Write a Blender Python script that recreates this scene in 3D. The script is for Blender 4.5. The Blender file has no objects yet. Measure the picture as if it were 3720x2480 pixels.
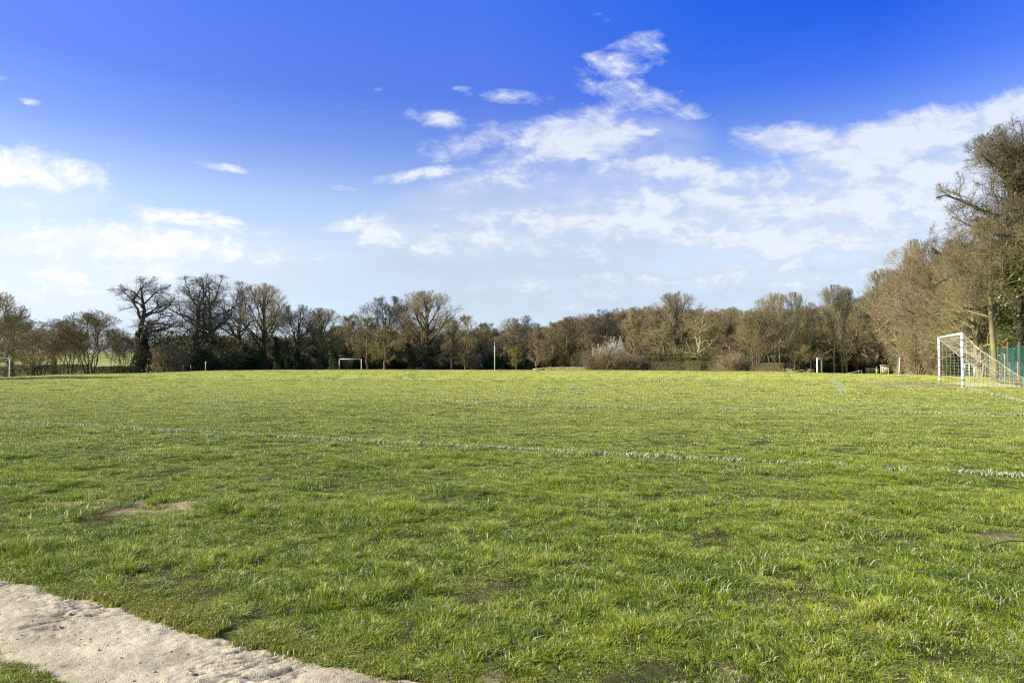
import bpy, math, random
import numpy as np
from mathutils import Vector, Matrix

# ------------------------------------------------------------------ camera, sky, sun, exposure
SC = bpy.context.scene
COL = SC.collection
F = 2525.0            # focal length in photo pixels
HZ = 1307.0           # photo row of the eye level
EYE = 1.24
PITCH = math.atan((HZ - 1240.0) / F)

cam_d = bpy.data.cameras.new('camera')
cam_d.lens = F / 3720.0 * 36.0
cam_d.sensor_width = 36.0
cam_d.clip_start = 0.05
cam_d.clip_end = 5000
cam = bpy.data.objects.new('camera', cam_d)
COL.objects.link(cam)
cam.location = (0, 0, EYE)
cam.rotation_euler = (math.radians(90) + PITCH, 0, 0)
SC.camera = cam

SUN_EL = math.radians(29)
SUN_AZ = math.radians(-101)     # from +Y towards +X; the sun stands to the left
sd = Vector((math.sin(SUN_AZ) * math.cos(SUN_EL), math.cos(SUN_AZ) * math.cos(SUN_EL), math.sin(SUN_EL)))
sun_d = bpy.data.lights.new('sun', 'SUN')
sun_d.energy = 5.0
sun_d.angle = math.radians(0.5)
sun_d.color = (1.0, 0.91, 0.71)
sun = bpy.data.objects.new('sun', sun_d)
COL.objects.link(sun)
sun.rotation_euler = sd.to_track_quat('Z', 'Y').to_euler()

SC.view_settings.view_transform = 'Standard'
SC.view_settings.look = 'None'
SC.view_settings.gamma = 1
SC.view_settings.exposure = 1.05
SC.render.engine = 'CYCLES'
SC.cycles.use_denoising = False
SC.cycles.filter_width = 1.3
SC.cycles.max_bounces = 5
SC.cycles.diffuse_bounces = 2
SC.cycles.glossy_bounces = 1
SC.cycles.transmission_bounces = 3
SC.cycles.transparent_max_bounces = 4


class NT:
    """small wrapper for building node trees"""
    def __init__(s, tree):
        s.t = tree
        s.n = tree.nodes
        s.l = tree.links

    def node(s, typ, **kw):
        nd = s.n.new(typ)
        for k, v in kw.items():
            setattr(nd, k, v)
        return nd

    def put(s, sock, v):
        if isinstance(v, bpy.types.NodeSocket):
            s.l.new(v, sock)
        elif v is not None:
            sock.default_value = v

    def math(s, op, a, b=None, c=None, clamp=False):
        nd = s.node('ShaderNodeMath', operation=op, use_clamp=clamp)
        for i, v in enumerate((a, b, c)):
            if v is not None:
                s.put(nd.inputs[i], v)
        return nd.outputs[0]

    def vmath(s, op, a, b=None):
        nd = s.node('ShaderNodeVectorMath', operation=op)
        s.put(nd.inputs[0], a)
        if b is not None:
            s.put(nd.inputs[1], b)
        return nd.outputs[0] if op not in ('LENGTH', 'DOT_PRODUCT') else nd.outputs[1]

    def noise(s, vec, scale, detail=3, rough=0.5, dist=0.0, lac=2.0):
        nd = s.node('ShaderNodeTexNoise')
        if vec is not None:
            s.put(nd.inputs['Vector'], vec)
        nd.inputs['Scale'].default_value = scale
        nd.inputs['Detail'].default_value = detail
        nd.inputs['Roughness'].default_value = rough
        nd.inputs['Distortion'].default_value = dist
        nd.inputs['Lacunarity'].default_value = lac
        return nd.outputs['Fac']

    def ramp(s, fac, stops, interp='LINEAR'):
        nd = s.node('ShaderNodeValToRGB')
        r = nd.color_ramp
        r.interpolation = interp
        while len(r.elements) < len(stops):
            r.elements.new(0.5)
        for e, (p, c) in zip(r.elements, stops):
            e.position = p
            e.color = c if len(c) == 4 else (*c, 1)
        s.put(nd.inputs[0], fac)
        return nd.outputs[0]

    def mix(s, fac, a, b, blend='MIX'):
        nd = s.node('ShaderNodeMix', data_type='RGBA', blend_type=blend)
        s.put(nd.inputs[0], fac)
        s.put(nd.inputs[6], a if isinstance(a, bpy.types.NodeSocket) or len(a) == 4 else (*a, 1))
        s.put(nd.inputs[7], b if isinstance(b, bpy.types.NodeSocket) or len(b) == 4 else (*b, 1))
        return nd.outputs[2]

    def rng(s, v, a, b, c=0.0, d=1.0, smooth=True):
        nd = s.node('ShaderNodeMapRange')
        nd.interpolation_type = 'SMOOTHSTEP' if smooth else 'LINEAR'
        s.put(nd.inputs[0], v)
        for i, q in enumerate((a, b, c, d)):
            nd.inputs[i + 1].default_value = q
        return nd.outputs[0]


def build_world():
    w = bpy.data.worlds.new('World')
    SC.world = w
    w.use_nodes = True
    k = NT(w.node_tree)
    for nd in list(k.n):
        k.n.remove(nd)
    out = k.node('ShaderNodeOutputWorld')
    bg = k.node('ShaderNodeBackground')
    k.l.new(bg.outputs[0], out.inputs[0])
    sky = k.node('ShaderNodeTexSky', sky_type='NISHITA')
    sky.sun_disc = False
    sky.sun_elevation = SUN_EL
    sky.sun_rotation = SUN_AZ
    sky.air_density = 1.0
    sky.dust_density = 0.6
    sky.ozone_density = 2.0
    S = 0.10
    bg.inputs[1].default_value = S
    tc = k.node('ShaderNodeTexCoord')
    d = tc.outputs['Generated']
    sep = k.node('ShaderNodeSeparateXYZ')
    k.l.new(d, sep.inputs[0])
    dx, dy, dz = sep.outputs
    yy = k.math('MAXIMUM', dy, 0.08)
    a = k.math('DIVIDE', dx, yy)
    b = k.math('DIVIDE', dz, yy)
    cmb = k.node('ShaderNodeCombineXYZ')
    k.l.new(a, cmb.inputs[0])
    k.l.new(b, cmb.inputs[1])
    ab = cmb.outputs[0]
    # sky tint by elevation, deep polarised blue high in view, pale at the horizon, overhead neutralised against pink fill light
    elev = k.math('ARCSINE', dz)
    e = k.math('MULTIPLY', elev, 1.0 / math.radians(40), clamp=True)
    tint = k.ramp(e, SKYRAMP)
    side = k.ramp(k.rng(dx, -0.62, 0.55, 0, 1, False), SIDERAMP)
    # aerial gradient in sky colour (sky x tint)
    skyc = k.mix(1.0, sky.outputs[0], tint, 'MULTIPLY')
    skyc = k.mix(k.rng(e, 0.36, 0.66), skyc, k.mix(1.0, skyc, side, 'MULTIPLY'))
    # cloud layer: fbm on a horizontal sheet seen in perspective
    den = k.math('ADD', k.math('MAXIMUM', dz, 0.0), 0.10)
    pc = k.node('ShaderNodeCombineXYZ')
    k.l.new(k.math('DIVIDE', dx, den), pc.inputs[0])
    k.l.new(k.math('DIVIDE', dy, den), pc.inputs[1])
    p = pc.outputs[0]
    n1 = k.noise(p, 3.4, 12, 0.62, 0.3)
    ms = k.node('ShaderNodeMapping')
    k.l.new(ab, ms.inputs[0])
    ms.inputs['Rotation'].default_value = (0, 0, math.radians(-9))
    ms.inputs['Scale'].default_value = (5.0, 19.0, 1.0)
    n2 = k.noise(ms.outputs[0], 1.5, 9, 0.58, 0.4)
    mf = k.node('ShaderNodeMapping')
    k.l.new(ab, mf.inputs[0])
    mf.inputs['Rotation'].default_value = (0, 0, math.radians(-14))
    mf.inputs['Scale'].default_value = (13.0, 22.0, 1.0)
    n3 = k.noise(mf.outputs[0], 1.5, 14, 0.66, 0.35)
    nz = k.math('ADD', k.math('MULTIPLY', n1, 0.25), k.math('ADD', k.math('MULTIPLY', n3, 0.6), k.math('MULTIPLY', n2, 0.15)))
    nz = k.math('MULTIPLY', k.math('SUBTRACT', nz, 0.5), 4.3)
    tot = None
    tp = math.tan(PITCH)
    for (X, Y, rx, ry, rot, amp) in CLOUDS:
        px, py = X * 1.5816, Y * 1.5816
        v = (1240 - py) / F
        aa = (px - 1860) / F / (1 - v * tp)
        bb = (v + tp) / (1 - v * tp)
        mp = k.node('ShaderNodeMapping', vector_type='TEXTURE')
        k.l.new(ab, mp.inputs[0])
        mp.inputs['Location'].default_value = (aa, bb, 0)
        mp.inputs['Rotation'].default_value = (0, 0, math.radians(rot))
        mp.inputs['Scale'].default_value = (rx * 1.5816 / F, ry * 1.5816 / F, 1)
        ln = k.vmath('LENGTH', mp.outputs[0])
        v1 = k.rng(ln, 0.15, 1.25, amp, 0.0)
        tot = v1 if tot is None else k.math('MAXIMUM', tot, v1)
    cov = k.math('ADD', tot, k.math('MULTIPLY', nz, k.rng(tot, 0.0, 0.3, 0.0, 1.0)))
    dens = k.rng(cov, 0.22, 1.02, 0, 1, False)
    cum = dens
    # broad thin veil low in the sky, thicker to the right
    vt = None
    for (X, Y, rx, ry, rot, amp) in VEIL:
        px, py = X * 1.5816, Y * 1.5816
        v = (1240 - py) / F
        mp = k.node('ShaderNodeMapping', vector_type='TEXTURE')
        k.l.new(ab, mp.inputs[0])
        mp.inputs['Location'].default_value = ((px - 1860) / F / (1 - v * tp), (v + tp) / (1 - v * tp), 0)
        mp.inputs['Rotation'].default_value = (0, 0, math.radians(rot))
        mp.inputs['Scale'].default_value = (rx * 1.5816 / F, ry * 1.5816 / F, 1)
        v1 = k.rng(k.vmath('LENGTH', mp.outputs[0]), 0.62, 1.08, amp, 0.0)
        vt = v1 if vt is None else k.math('MAXIMUM', vt, v1)
    veil = k.math('MULTIPLY', vt, k.rng(k.math('ADD', k.math('MULTIPLY', n3, 0.5), k.math('MULTIPLY', n2, 0.5)), 0.34, 0.54, 0.45, 1.0), clamp=True)
    dens = k.math('MAXIMUM', dens, veil)
    dens = k.math('MULTIPLY', dens, k.rng(dy, 0.08, 0.3))
    # grey undersides and bright tops
    shade = k.rng(k.math('ADD', k.math('MULTIPLY', n2, 0.45), k.math('ADD', k.math('MULTIPLY', n3, 0.35), k.math('MULTIPLY', cov, 0.10))), 0.44, 0.62)
    shade = k.math('MULTIPLY', k.math('ADD', k.math('MULTIPLY', shade, 0.75), 0.35), k.math('ADD', k.math('MULTIPLY', cum, 0.70), 0.36), clamp=True)
    lowf = k.rng(b, 0.02, 0.34)
    dark = k.mix(lowf, (0.285 / S, 0.335 / S, 0.405 / S), (0.24 / S, 0.29 / S, 0.43 / S))
    lite = k.mix(k.rng(a, -0.7, 0.1), (0.50 / S, 0.51 / S, 0.52 / S), (0.40 / S, 0.43 / S, 0.48 / S))
    ccol = k.mix(shade, dark, lite)
    ccol = k.mix(k.rng(a, -0.60, -0.15), k.mix(shade, (0.40 / S, 0.435 / S, 0.49 / S), (0.51 / S, 0.52 / S, 0.53 / S)), ccol)
    col = k.mix(k.math('MULTIPLY', dens, k.rng(b, 0.15, 0.5, 0.95, 0.84)), skyc, ccol)
    # below the horizon: dull ground colour
    col = k.mix(k.rng(dz, -0.012, -0.002), (0.05 / S, 0.06 / S, 0.035 / S), col)
    k.l.new(col, bg.inputs[0])
    w.cycles.sampling_method = 'MANUAL'
    w.cycles.sample_map_resolution = 512


SKYRAMP = [(0.0, (.62, .70, 1.08)), (0.06, (.72, .76, 1.05)), (0.15, (.98, .90, .98)), (0.22, (1.18, 1.0, .98)), (0.31, (1.08, .96, 1.0)), (0.36, (.88, .83, 1.0)), (0.43, (.60, .64, 1.04)), (0.52, (.40, .50, 1.16)), (0.68, (.30, .50, 1.36)), (1.0, (.85, 1.0, 1.05))]
SIDERAMP = [(0.0, (1.28, 1.08, .90)), (0.50, (1.08, 1.04, 1)), (0.74, (.36, .76, .97)), (0.9, (.22, .60, .90)), (1.0, (.45, .72, .90))]
# X, Y, rx, ry in units of a 2352 px wide print, tilt in degrees, strength
CLOUDS = [
    (1395, 36, 60, 20, 10, 0.30), (1470, 95, 110, 32, 12, 0.50), (1410, 150, 115, 40, 0, 0.80), (1500, 120, 60, 50, 40, 0.48),
    (1450, 210, 150, 36, -6, 0.80), (1520, 245, 140, 38, -10, 0.95), (1370, 255, 150, 45, 10, 0.62), (1000, 272, 85, 36, -8, 0.85),
    (1180, 224, 130, 22, -6, 0.62), (1060, 205, 50, 10, 0, 0.30), (1100, 325, 170, 48, 10, 0.85), (980, 400, 160, 20, 8, 0.8),
    (1340, 320, 210, 74, 6, 1.5), (1240, 355, 210, 62, 6, 0.85), (1560, 395, 250, 48, -8, 1.15), (1180, 405, 230, 45, 5, 0.85), (1380, 385, 120, 34, 0, 0.8),
    (1830, 322, 175, 46, -2, 1.35), (2060, 325, 290, 70, 14, 2.1), (2330, 262, 210, 66, 20, 1.6), (2120, 420, 480, 90, 13, 1.6), (1740, 420, 220, 50, 0, 1.15),
    (1500, 490, 700, 85, 5, 1.2), (1950, 530, 700, 120, 6, 1.15), (900, 530, 180, 52, -3, 1.25), (1100, 550, 320, 60, 2, 1.1),
    (1250, 650, 240, 26, 4, 0.72), (1700, 640, 600, 45, 3, 0.66), (1310, 705, 90, 14, 4, 0.62), (940, 640, 40, 8, 0, 0.4),
    (70, 385, 230, 66, -8, 1.1), (190, 395, 100, 34, -8, 0.66), (40, 465, 110, 24, -4, 0.70), (510, 384, 78, 13, -10, 0.66),
    (78, 236, 42, 12, -12, 0.50), (8, 182, 34, 11, -14, 0.52), (430, 500, 210, 30, -6, 1.05), (600, 535, 130, 24, -4, 0.72),
    (300, 560, 430, 60, -3, 1.25), (720, 592, 200, 16, 3, 0.78), (150, 640, 420, 46, 5, 0.95), (850, 250, 45, 10, 12, 0.36), (775, 432, 60, 12, -4, 0.42),
    (880, 205, 50, 8, 8, 0.28), (1780, 300, 60, 12, 20, 0.4),
]
VEIL = [
    (1500, 560, 840, 165, 3, 0.95), (2150, 470, 640, 185, 14, 1.0), (1900, 680, 1200, 100, 0, 0.9), (1230, 430, 380, 70, 8, 0.72), (1400, 335, 260, 90, 4, 0.55), 
    (250, 620, 640, 120, 0, 0.85), (900, 640, 500, 70, 0, 0.55), (0, 440, 300, 60, -5, 0.35),
]
build_world()

# ------------------------------------------------------------------ helpers
def tag(o, label=None, cat=None, group=None, kind=None):
    if label: o['label'] = label
    if cat: o['category'] = cat
    if group: o['group'] = group
    if kind: o['kind'] = kind
    return o


def link(name, me, parent=None, mats=()):
    o = bpy.data.objects.new(name, me)
    COL.objects.link(o)
    if parent is not None:
        o.parent = parent
    for m in mats:
        me.materials.append(m)
    return o


def empty(name, loc=(0, 0, 0), rz=0.0, scale=(1, 1, 1)):
    o = bpy.data.objects.new(name, None)
    o.empty_display_size = 0.3
    COL.objects.link(o)
    o.location = loc
    o.rotation_euler = (0, 0, rz)
    o.scale = scale
    return o


def raw_mesh(name, verts, faces_list, smooth=False, mat_ids=None):
    """faces_list: list of int arrays (m,3) or (m,4)"""
    me = bpy.data.meshes.new(name)
    verts = np.asarray(verts, dtype=np.float32).reshape(-1, 3)
    me.vertices.add(len(verts))
    me.vertices.foreach_set('co', verts.ravel())
    fl = [np.asarray(f, dtype=np.int32) for f in faces_list if len(f)]
    nl = sum(f.size for f in fl)
    nf = sum(len(f) for f in fl)
    me.loops.add(nl)
    me.loops.foreach_set('vertex_index', np.concatenate([f.ravel() for f in fl]))
    me.polygons.add(nf)
    st = []
    off = 0
    for f in fl:
        st.append(off + np.arange(len(f)) * f.shape[1])
        off += f.size
    me.polygons.foreach_set('loop_start', np.concatenate(st).astype(np.int32))
    if smooth:
        me.polygons.foreach_set('use_smooth', np.ones(nf, dtype=bool))
    if mat_ids is not None:
        me.polygons.foreach_set('material_index', np.asarray(mat_ids, dtype=np.int32))
    me.update(calc_edges=True)
    return me


class MB:
    """collects shapes that end up in one mesh"""
    def __init__(s):
        s.v, s.q, s.t, s.n = [], [], [], 0

    def add(s, v, q=None, t=None):
        v = np.asarray(v, dtype=np.float32).reshape(-1, 3)
        if q is not None and len(q):
            s.q.append(np.asarray(q, dtype=np.int64).reshape(-1, 4) + s.n)
        if t is not None and len(t):
            s.t.append(np.asarray(t, dtype=np.int64).reshape(-1, 3) + s.n)
        s.v.append(v)
        s.n += len(v)

    def tubes(s, P, R, m=5, caps=False):
        """P (n,k,3), R (n,k)"""
        P = np.asarray(P, dtype=np.float64)
        R = np.asarray(R, dtype=np.float64)
        n, k, _ = P.shape
        T = np.gradient(P, axis=1)
        T /= np.linalg.norm(T, axis=2, keepdims=True) + 1e-9
        av = P[:, -1] - P[:, 0]
        av /= np.linalg.norm(av, axis=1, keepdims=True) + 1e-9
        ref = np.where(np.abs(av[:, 2:3]) > 0.8, np.array([[1., 0.2, 0]]), np.array([[0, 0, 1.]]))
        N = np.cross(T, ref[:, None, :])
        N /= np.linalg.norm(N, axis=2, keepdims=True) + 1e-9
        B = np.cross(T, N)
        ang = np.arange(m) * 2 * math.pi / m
        V = P[:, :, None, :] + R[:, :, None, None] * (N[:, :, None, :] * np.cos(ang)[None, None, :, None] + B[:, :, None, :] * np.sin(ang)[None, None, :, None])
        base = (np.arange(n)[:, None, None] * k + np.arange(k - 1)[None, :, None]) * m
        j = np.arange(m)[None, None, :]
        j2 = (j + 1) % m
        q = np.stack([base + j, base + j2, base + m + j2, base + m + j], axis=3).reshape(-1, 4)
        t = None
        if caps:
            tl = []
            for i in range(n):
                for r in (0, k - 1):
                    o = (i * k + r) * m
                    for c in range(1, m - 1):
                        tl.append((o, o + c, o + c + 1) if r else (o, o + c + 1, o + c))
            t = tl
        s.add(V.reshape(-1, 3), q, t)

    def tube(s, pts, r, m=8, caps=True):
        pts = np.asarray(pts, dtype=float)
        r = np.broadcast_to(np.asarray(r, dtype=float), (len(pts),))
        s.tubes(pts[None], r[None], m, caps)

    def box(s, lo, hi, rot=0.0, org=(0, 0, 0), bevel=0.0):
        lo = np.array(lo, float); hi = np.array(hi, float)
        b = min(bevel, float((hi - lo).min()) * 0.4)
        if b <= 0:
            v = np.array([[(lo, hi)[i][0], (lo, hi)[j][1], (lo, hi)[k_][2]] for k_ in (0, 1) for j in (0, 1) for i in (0, 1)])
            q = [(0, 2, 3, 1), (4, 5, 7, 6), (0, 1, 5, 4), (2, 6, 7, 3), (0, 4, 6, 2), (1, 3, 7, 5)]
        else:   # box with chamfered vertical and horizontal edges by rings
            def ring(z, ins):
                x0, y0, x1, y1 = lo[0] + ins, lo[1] + ins, hi[0] - ins, hi[1] - ins
                return [(x0 + b, y0, z), (x1 - b, y0, z), (x1, y0 + b, z), (x1, y1 - b, z), (x1 - b, y1, z), (x0 + b, y1, z), (x0, y1 - b, z), (x0, y0 + b, z)]
            rr = [ring(lo[2], b * .6), ring(lo[2] + b, 0), ring(hi[2] - b, 0), ring(hi[2], b * .6)]
            v = np.array(sum(rr, []))
            q = []
            for r_ in range(3):
                for i in range(8):
                    q.append((r_ * 8 + i, r_ * 8 + (i + 1) % 8, (r_ + 1) * 8 + (i + 1) % 8, (r_ + 1) * 8 + i))
            for o in (0, 24):
                qq = [(0, 1, 2, 3), (0, 3, 4, 7), (4, 5, 6, 7)]
                for f in qq:
                    f = tuple(o + i for i in f)
                    q.append(f[::-1] if o == 0 else f)
        c, s_ = math.cos(rot), math.sin(rot)
        v = v @ np.array([[c, s_, 0], [-s_, c, 0], [0, 0, 1]]) + np.array(org)
        s.add(v, q)

    def mesh(s, name, smooth=False):
        v = np.concatenate(s.v)
        fl = []
        if s.q: fl.append(np.concatenate(s.q))
        if s.t: fl.append(np.concatenate(s.t))
        return raw_mesh(name, v, fl, smooth)

    def build(s, name, mat, parent=None, smooth=False):
        return link(name, s.mesh(name, smooth), parent, [mat] if not isinstance(mat, (list, tuple)) else mat)


# vectorised value noise
_rs = np.random.RandomState(7)
_tab = _rs.rand(256, 256)


def vnoise(x, y, s=1.0, ox=0.0):
    x = np.asarray(x, float) * s + ox + 1000
    y = np.asarray(y, float) * s + ox * 1.7 + 1000
    xi = np.floor(x).astype(int); yi = np.floor(y).astype(int)
    fx = x - xi; fy = y - yi
    fx = fx * fx * (3 - 2 * fx); fy = fy * fy * (3 - 2 * fy)
    g = lambda a, b: _tab[a & 255, b & 255]
    return (g(xi, yi) * (1 - fx) + g(xi + 1, yi) * fx) * (1 - fy) + (g(xi, yi + 1) * (1 - fx) + g(xi + 1, yi + 1) * fx) * fy


def fbm(x, y, s=1.0, o=4, ox=0.0, g=0.5):
    t = 0; a = 1; n = 0
    for i in range(o):
        t = t + a * vnoise(x, y, s * 2 ** i, ox + i * 13.7); n += a; a *= g
    return t / n


# ------------------------------------------------------------------ terrain
_PX = np.array([-400, 0, 70, 200, 400, 560, 748, 1000, 1300, 1800, 2200, 2400, 2750, 2960, 3100, 3230, 3400, 3600, 4100.])
_DY = np.array([80, 65, 63, 55, 51, 48, 40, 36.5, 35.5, 36.5, 38, 40, 42, 48, 50.5, 53, 55, 58, 60.])
_DE = np.array([85, 98, 100, 105, 112, 120, 128, 150, 178, 198, 165, 150, 128, 128, 132, 134, 66, 50, 42.])


def gz(x, y):
    x = np.asarray(x, float); y = np.asarray(y, float)
    px = np.clip(x / np.maximum(y, 4.0), -0.9, 0.9) * F + 1860
    s = np.interp(px, _PX, _DY) / F
    de = np.interp(px, _PX, np.maximum(_DE, 95)) + 40
    dc = EYE / s
    w = 0.35 * dc
    t = np.minimum(y, de) - dc
    b = np.where(t < -w, 0, np.where(t > w, t, (t + w) ** 2 / (4 * w)))
    z = -s * b
    # meadow rising beyond the hedge on the left
    hl = np.clip((1350 - px) / 700, 0, 1)
    tt = np.clip((y - de + 10) / 170, 0, 1)
    z = z + hl * 6.3 * tt * tt * (3 - 2 * tt)
    # slight unevenness
    z = z + (fbm(x, y, 0.13, 3, 3.1) - 0.5) * 0.10 * np.clip(y / 30, 0.12, 1)
    return z


def at(px, D, dz=0.0):
    x = (px - 1860) / F * D
    return Vector((x, D, float(gz(x, D)) + dz))


def zrow(py, D):
    return EYE + (HZ - py) / F * D


PA = np.array([-2.95, 4.0]); PE = np.array([2.44, -1.33]); PE = PE / np.linalg.norm(PE); PN = np.array([-PE[1], PE[0]])


def path_d(x, y):
    """>0 on the worn path, metres from its edge"""
    dx = x - PA[0]; dy = y - PA[1]
    s = dx * PE[0] + dy * PE[1]
    t = dx * PN[0] + dy * PN[1]            # + towards the pitch
    up = 0.02 * np.sin(s * 2.1) + 0.042 * s + 0.07 * (fbm(x, y, 13.0, 3, 6.0) - 0.5) + 0.11 * (fbm(x, y, 2.2, 4, 5.0) - 0.5)
    lo = -(0.57 + 0.12 * np.clip(s - 1.7, 0, 3)) + 0.16 * (fbm(x, y, 2.5, 4, 9.0) - 0.5)
    return np.minimum(up - t, t - lo)


GA = Vector((20.08, 31.0)); GB = Vector((23.16, 37.7))          # goal post feet
GD = (GB - GA).normalized()                                        # along the goal line
GN = Vector((GD.y, -GD.x))                                         # away from the pitch


def bumps(x, y):
    return ((fbm(x, y, 2.2, 3, 1.0) - 0.5) * 0.05 + (fbm(x, y, 5.5, 2, 3.0) - 0.5) * 0.05) * np.clip((14 - y) / 5, 0, 1) * np.clip(-path_d(x, y) / 0.3, 0, 1)


def bare(x, y):
    """0..1 worn soil in the turf"""
    b = np.clip((fbm(x, y, 1.1, 4, 21.0) - 0.76) * 12, 0, 1) * np.clip((14 - y) / 6, 0, 1)
    # scuffed strip left of the frame's middle, by the path
    s = np.exp(-(((x + 3.1) / 1.7) ** 2 + ((y - 5.95) / 0.30) ** 2))
    b = np.maximum(b, np.clip((s * 0.50 + fbm(x, y, 6.5, 4, 2.0) * 1.2 - 0.88) * 6, 0, 1) * 0.9)
    # small scars near the camera
    for (cx, cy, r) in ((-0.08, 2.70, .13), (0.35, 3.9, .08), (1.15, 3.35, .08), (-1.0, 3.1, .06), (0.85, 2.85, .10)):
        s = np.exp(-(((x - cx) / r) ** 2 + ((y - cy) / (r * .8)) ** 2))
        b = np.maximum(b, np.clip((s * 0.8 + fbm(x, y, 9.0, 3, 4.0) - 1.0) * 6, 0, 1))
    # goal mouth
    mx, my = (GA.x + GB.x) / 2, (GA.y + GB.y) / 2
    u = (x - mx) * GD.x + (y - my) * GD.y
    v = (x - mx) * GN.x + (y - my) * GN.y
    s = np.exp(-((u / 3.0) ** 2 + ((v + 1.6) / 2.8) ** 2))
    b = np.maximum(b, np.clip((s * 1.3 + fbm(x, y, 1.3, 4, 8.0) * 0.8 - 0.78) * 4, 0, 1))
    return b


# ------------------------------------------------------------------ materials
def new_mat(name, rough=0.8, spec=0.2):
    m = bpy.data.materials.new(name)
    m.use_nodes = True
    k = NT(m.node_tree)
    bs = [n for n in k.n if n.type == 'BSDF_PRINCIPLED'][0]
    bs.inputs['Roughness'].default_value = rough
    bs.inputs['Specular IOR Level'].default_value = spec
    return m, k, bs


def simple(name, c1, c2=None, scale=8.0, rough=0.7, spec=0.25, bump=0.0, bscale=30.0, metal=0.0, vec='Object'):
    m, k, bs = new_mat(name, rough, spec)
    bs.inputs['Metallic'].default_value = metal
    tc = k.node('ShaderNodeTexCoord')
    v = tc.outputs[vec]
    c2 = c2 or tuple(c * 0.75 for c in c1)
    k.l.new(k.ramp(k.noise(v, scale, 5, 0.6), [(0.3, c1), (0.7, c2)]), bs.inputs['Base Color'])
    if bump:
        bp = k.node('ShaderNodeBump')
        bp.inputs['Strength'].default_value = bump
        bp.inputs['Distance'].default_value = 0.02
        k.l.new(k.noise(v, bscale, 4, 0.6), bp.inputs['Height'])
        k.l.new(bp.outputs[0], bs.inputs['Normal'])
    return m


def bark_mat(name, dark, light, moss=None, rand=0.35):
    m, k, bs = new_mat(name, 0.9, 0.1)
    oi = k.node('ShaderNodeObjectInfo')
    g = k.node('ShaderNodeNewGeometry')
    n = k.noise(g.outputs['Position'], 1.7, 4, 0.6)
    n = k.math('ADD', k.math('MULTIPLY', n, 1 - rand), k.math('MULTIPLY', oi.outputs['Random'], rand))
    c = k.ramp(n, [(0.28, dark), (0.62, light)])
    if moss:
        n2 = k.noise(g.outputs['Position'], 0.9, 3, 0.6)
        c = k.mix(k.math('MULTIPLY', k.rng(n2, 0.45, 0.65), 0.8), c, moss)
    k.l.new(c, bs.inputs['Base Color'])
    return m


def leaf_mat(name, a, b, trans=0.35, rough=0.5, spec=0.3):
    m, k, bs = new_mat(name, rough, spec)
    g = k.node('ShaderNodeNewGeometry')
    n = k.noise(g.outputs['Position'], 2.5, 4, 0.7)
    c = k.ramp(n, [(0.35, a), (0.65, b)])
    k.l.new(c, bs.inputs['Base Color'])
    tr = k.node('ShaderNodeBsdfTranslucent')
    k.l.new(c, tr.inputs[0])
    mx = k.node('ShaderNodeMixShader')
    mx.inputs[0].default_value = trans
    out = [n for n in k.n if n.type == 'OUTPUT_MATERIAL'][0]
    k.l.new(bs.outputs[0], mx.inputs[1])
    k.l.new(tr.outputs[0], mx.inputs[2])
    k.l.new(mx.outputs[0], out.inputs[0])
    return m


M = {}
M['bark_dark'] = bark_mat('bark_dark', (0.035, 0.030, 0.024), (0.085, 0.072, 0.055))
M['bark_brown'] = bark_mat('bark_brown', (0.10, 0.075, 0.045), (0.20, 0.155, 0.095))
M['bark_pale'] = bark_mat('bark_pale', (0.13, 0.115, 0.07), (0.27, 0.24, 0.15), (0.17, 0.17, 0.06))
M['bark_moss'] = bark_mat('bark_moss', (0.08, 0.07, 0.045), (0.20, 0.17, 0.10), (0.23, 0.25, 0.05))
M['twig_dark'] = bark_mat('twig_dark', (0.035, 0.032, 0.028), (0.085, 0.078, 0.066))
M['twig_oak'] = bark_mat('twig_oak', (0.085, 0.070, 0.045), (0.20, 0.165, 0.10))
M['twig_brown'] = bark_mat('twig_brown', (0.135, 0.108, 0.060), (0.275, 0.225, 0.130))
M['twig_red'] = bark_mat('twig_red', (0.145, 0.108, 0.066), (0.275, 0.210, 0.130))
M['twig_olive'] = bark_mat('twig_olive', (0.155, 0.135, 0.065), (0.31, 0.27, 0.13))
M['twig_pale'] = bark_mat('twig_pale', (0.14, 0.125, 0.08), (0.27, 0.24, 0.155))
M['ivy'] = leaf_mat('ivy', (0.020, 0.038, 0.012), (0.055, 0.085, 0.022), 0.2, 0.55, 0.25)
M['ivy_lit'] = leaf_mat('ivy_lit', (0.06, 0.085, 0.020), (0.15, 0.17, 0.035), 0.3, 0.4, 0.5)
M['bud_yellow'] = leaf_mat('bud_yellow', (0.26, 0.23, 0.045), (0.42, 0.38, 0.07), 0.4)
M['bud_olive'] = leaf_mat('bud_olive', (0.15, 0.14, 0.045), (0.27, 0.24, 0.07), 0.4)
M['blossom'] = leaf_mat('blossom', (0.65, 0.66, 0.58), (0.80, 0.80, 0.74), 0.4)
M['hedge_leaf'] = leaf_mat('hedge_leaf', (0.045, 0.05, 0.02), (0.10, 0.11, 0.035), 0.3)
M['dead_leaf'] = leaf_mat('dead_leaf', (0.14, 0.105, 0.065), (0.25, 0.195, 0.125), 0.3)
M['dry_stalk'] = leaf_mat('dry_stalk', (0.38, 0.31, 0.19), (0.55, 0.47, 0.31), 0.3)
M['white_paint'] = simple('white_paint', (0.80, 0.80, 0.82), (0.70, 0.70, 0.72), 6, 0.45, 0.4)
M['black_tape'] = simple('black_tape', (0.02, 0.02, 0.022), rough=0.4)
M['net_cord'] = simple('net_cord', (0.70, 0.65, 0.50), (0.55, 0.50, 0.38), 4, 0.8)
M['net_dark'] = simple('net_dark', (0.16, 0.16, 0.14), (0.10, 0.10, 0.09), 4, 0.8)
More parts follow.
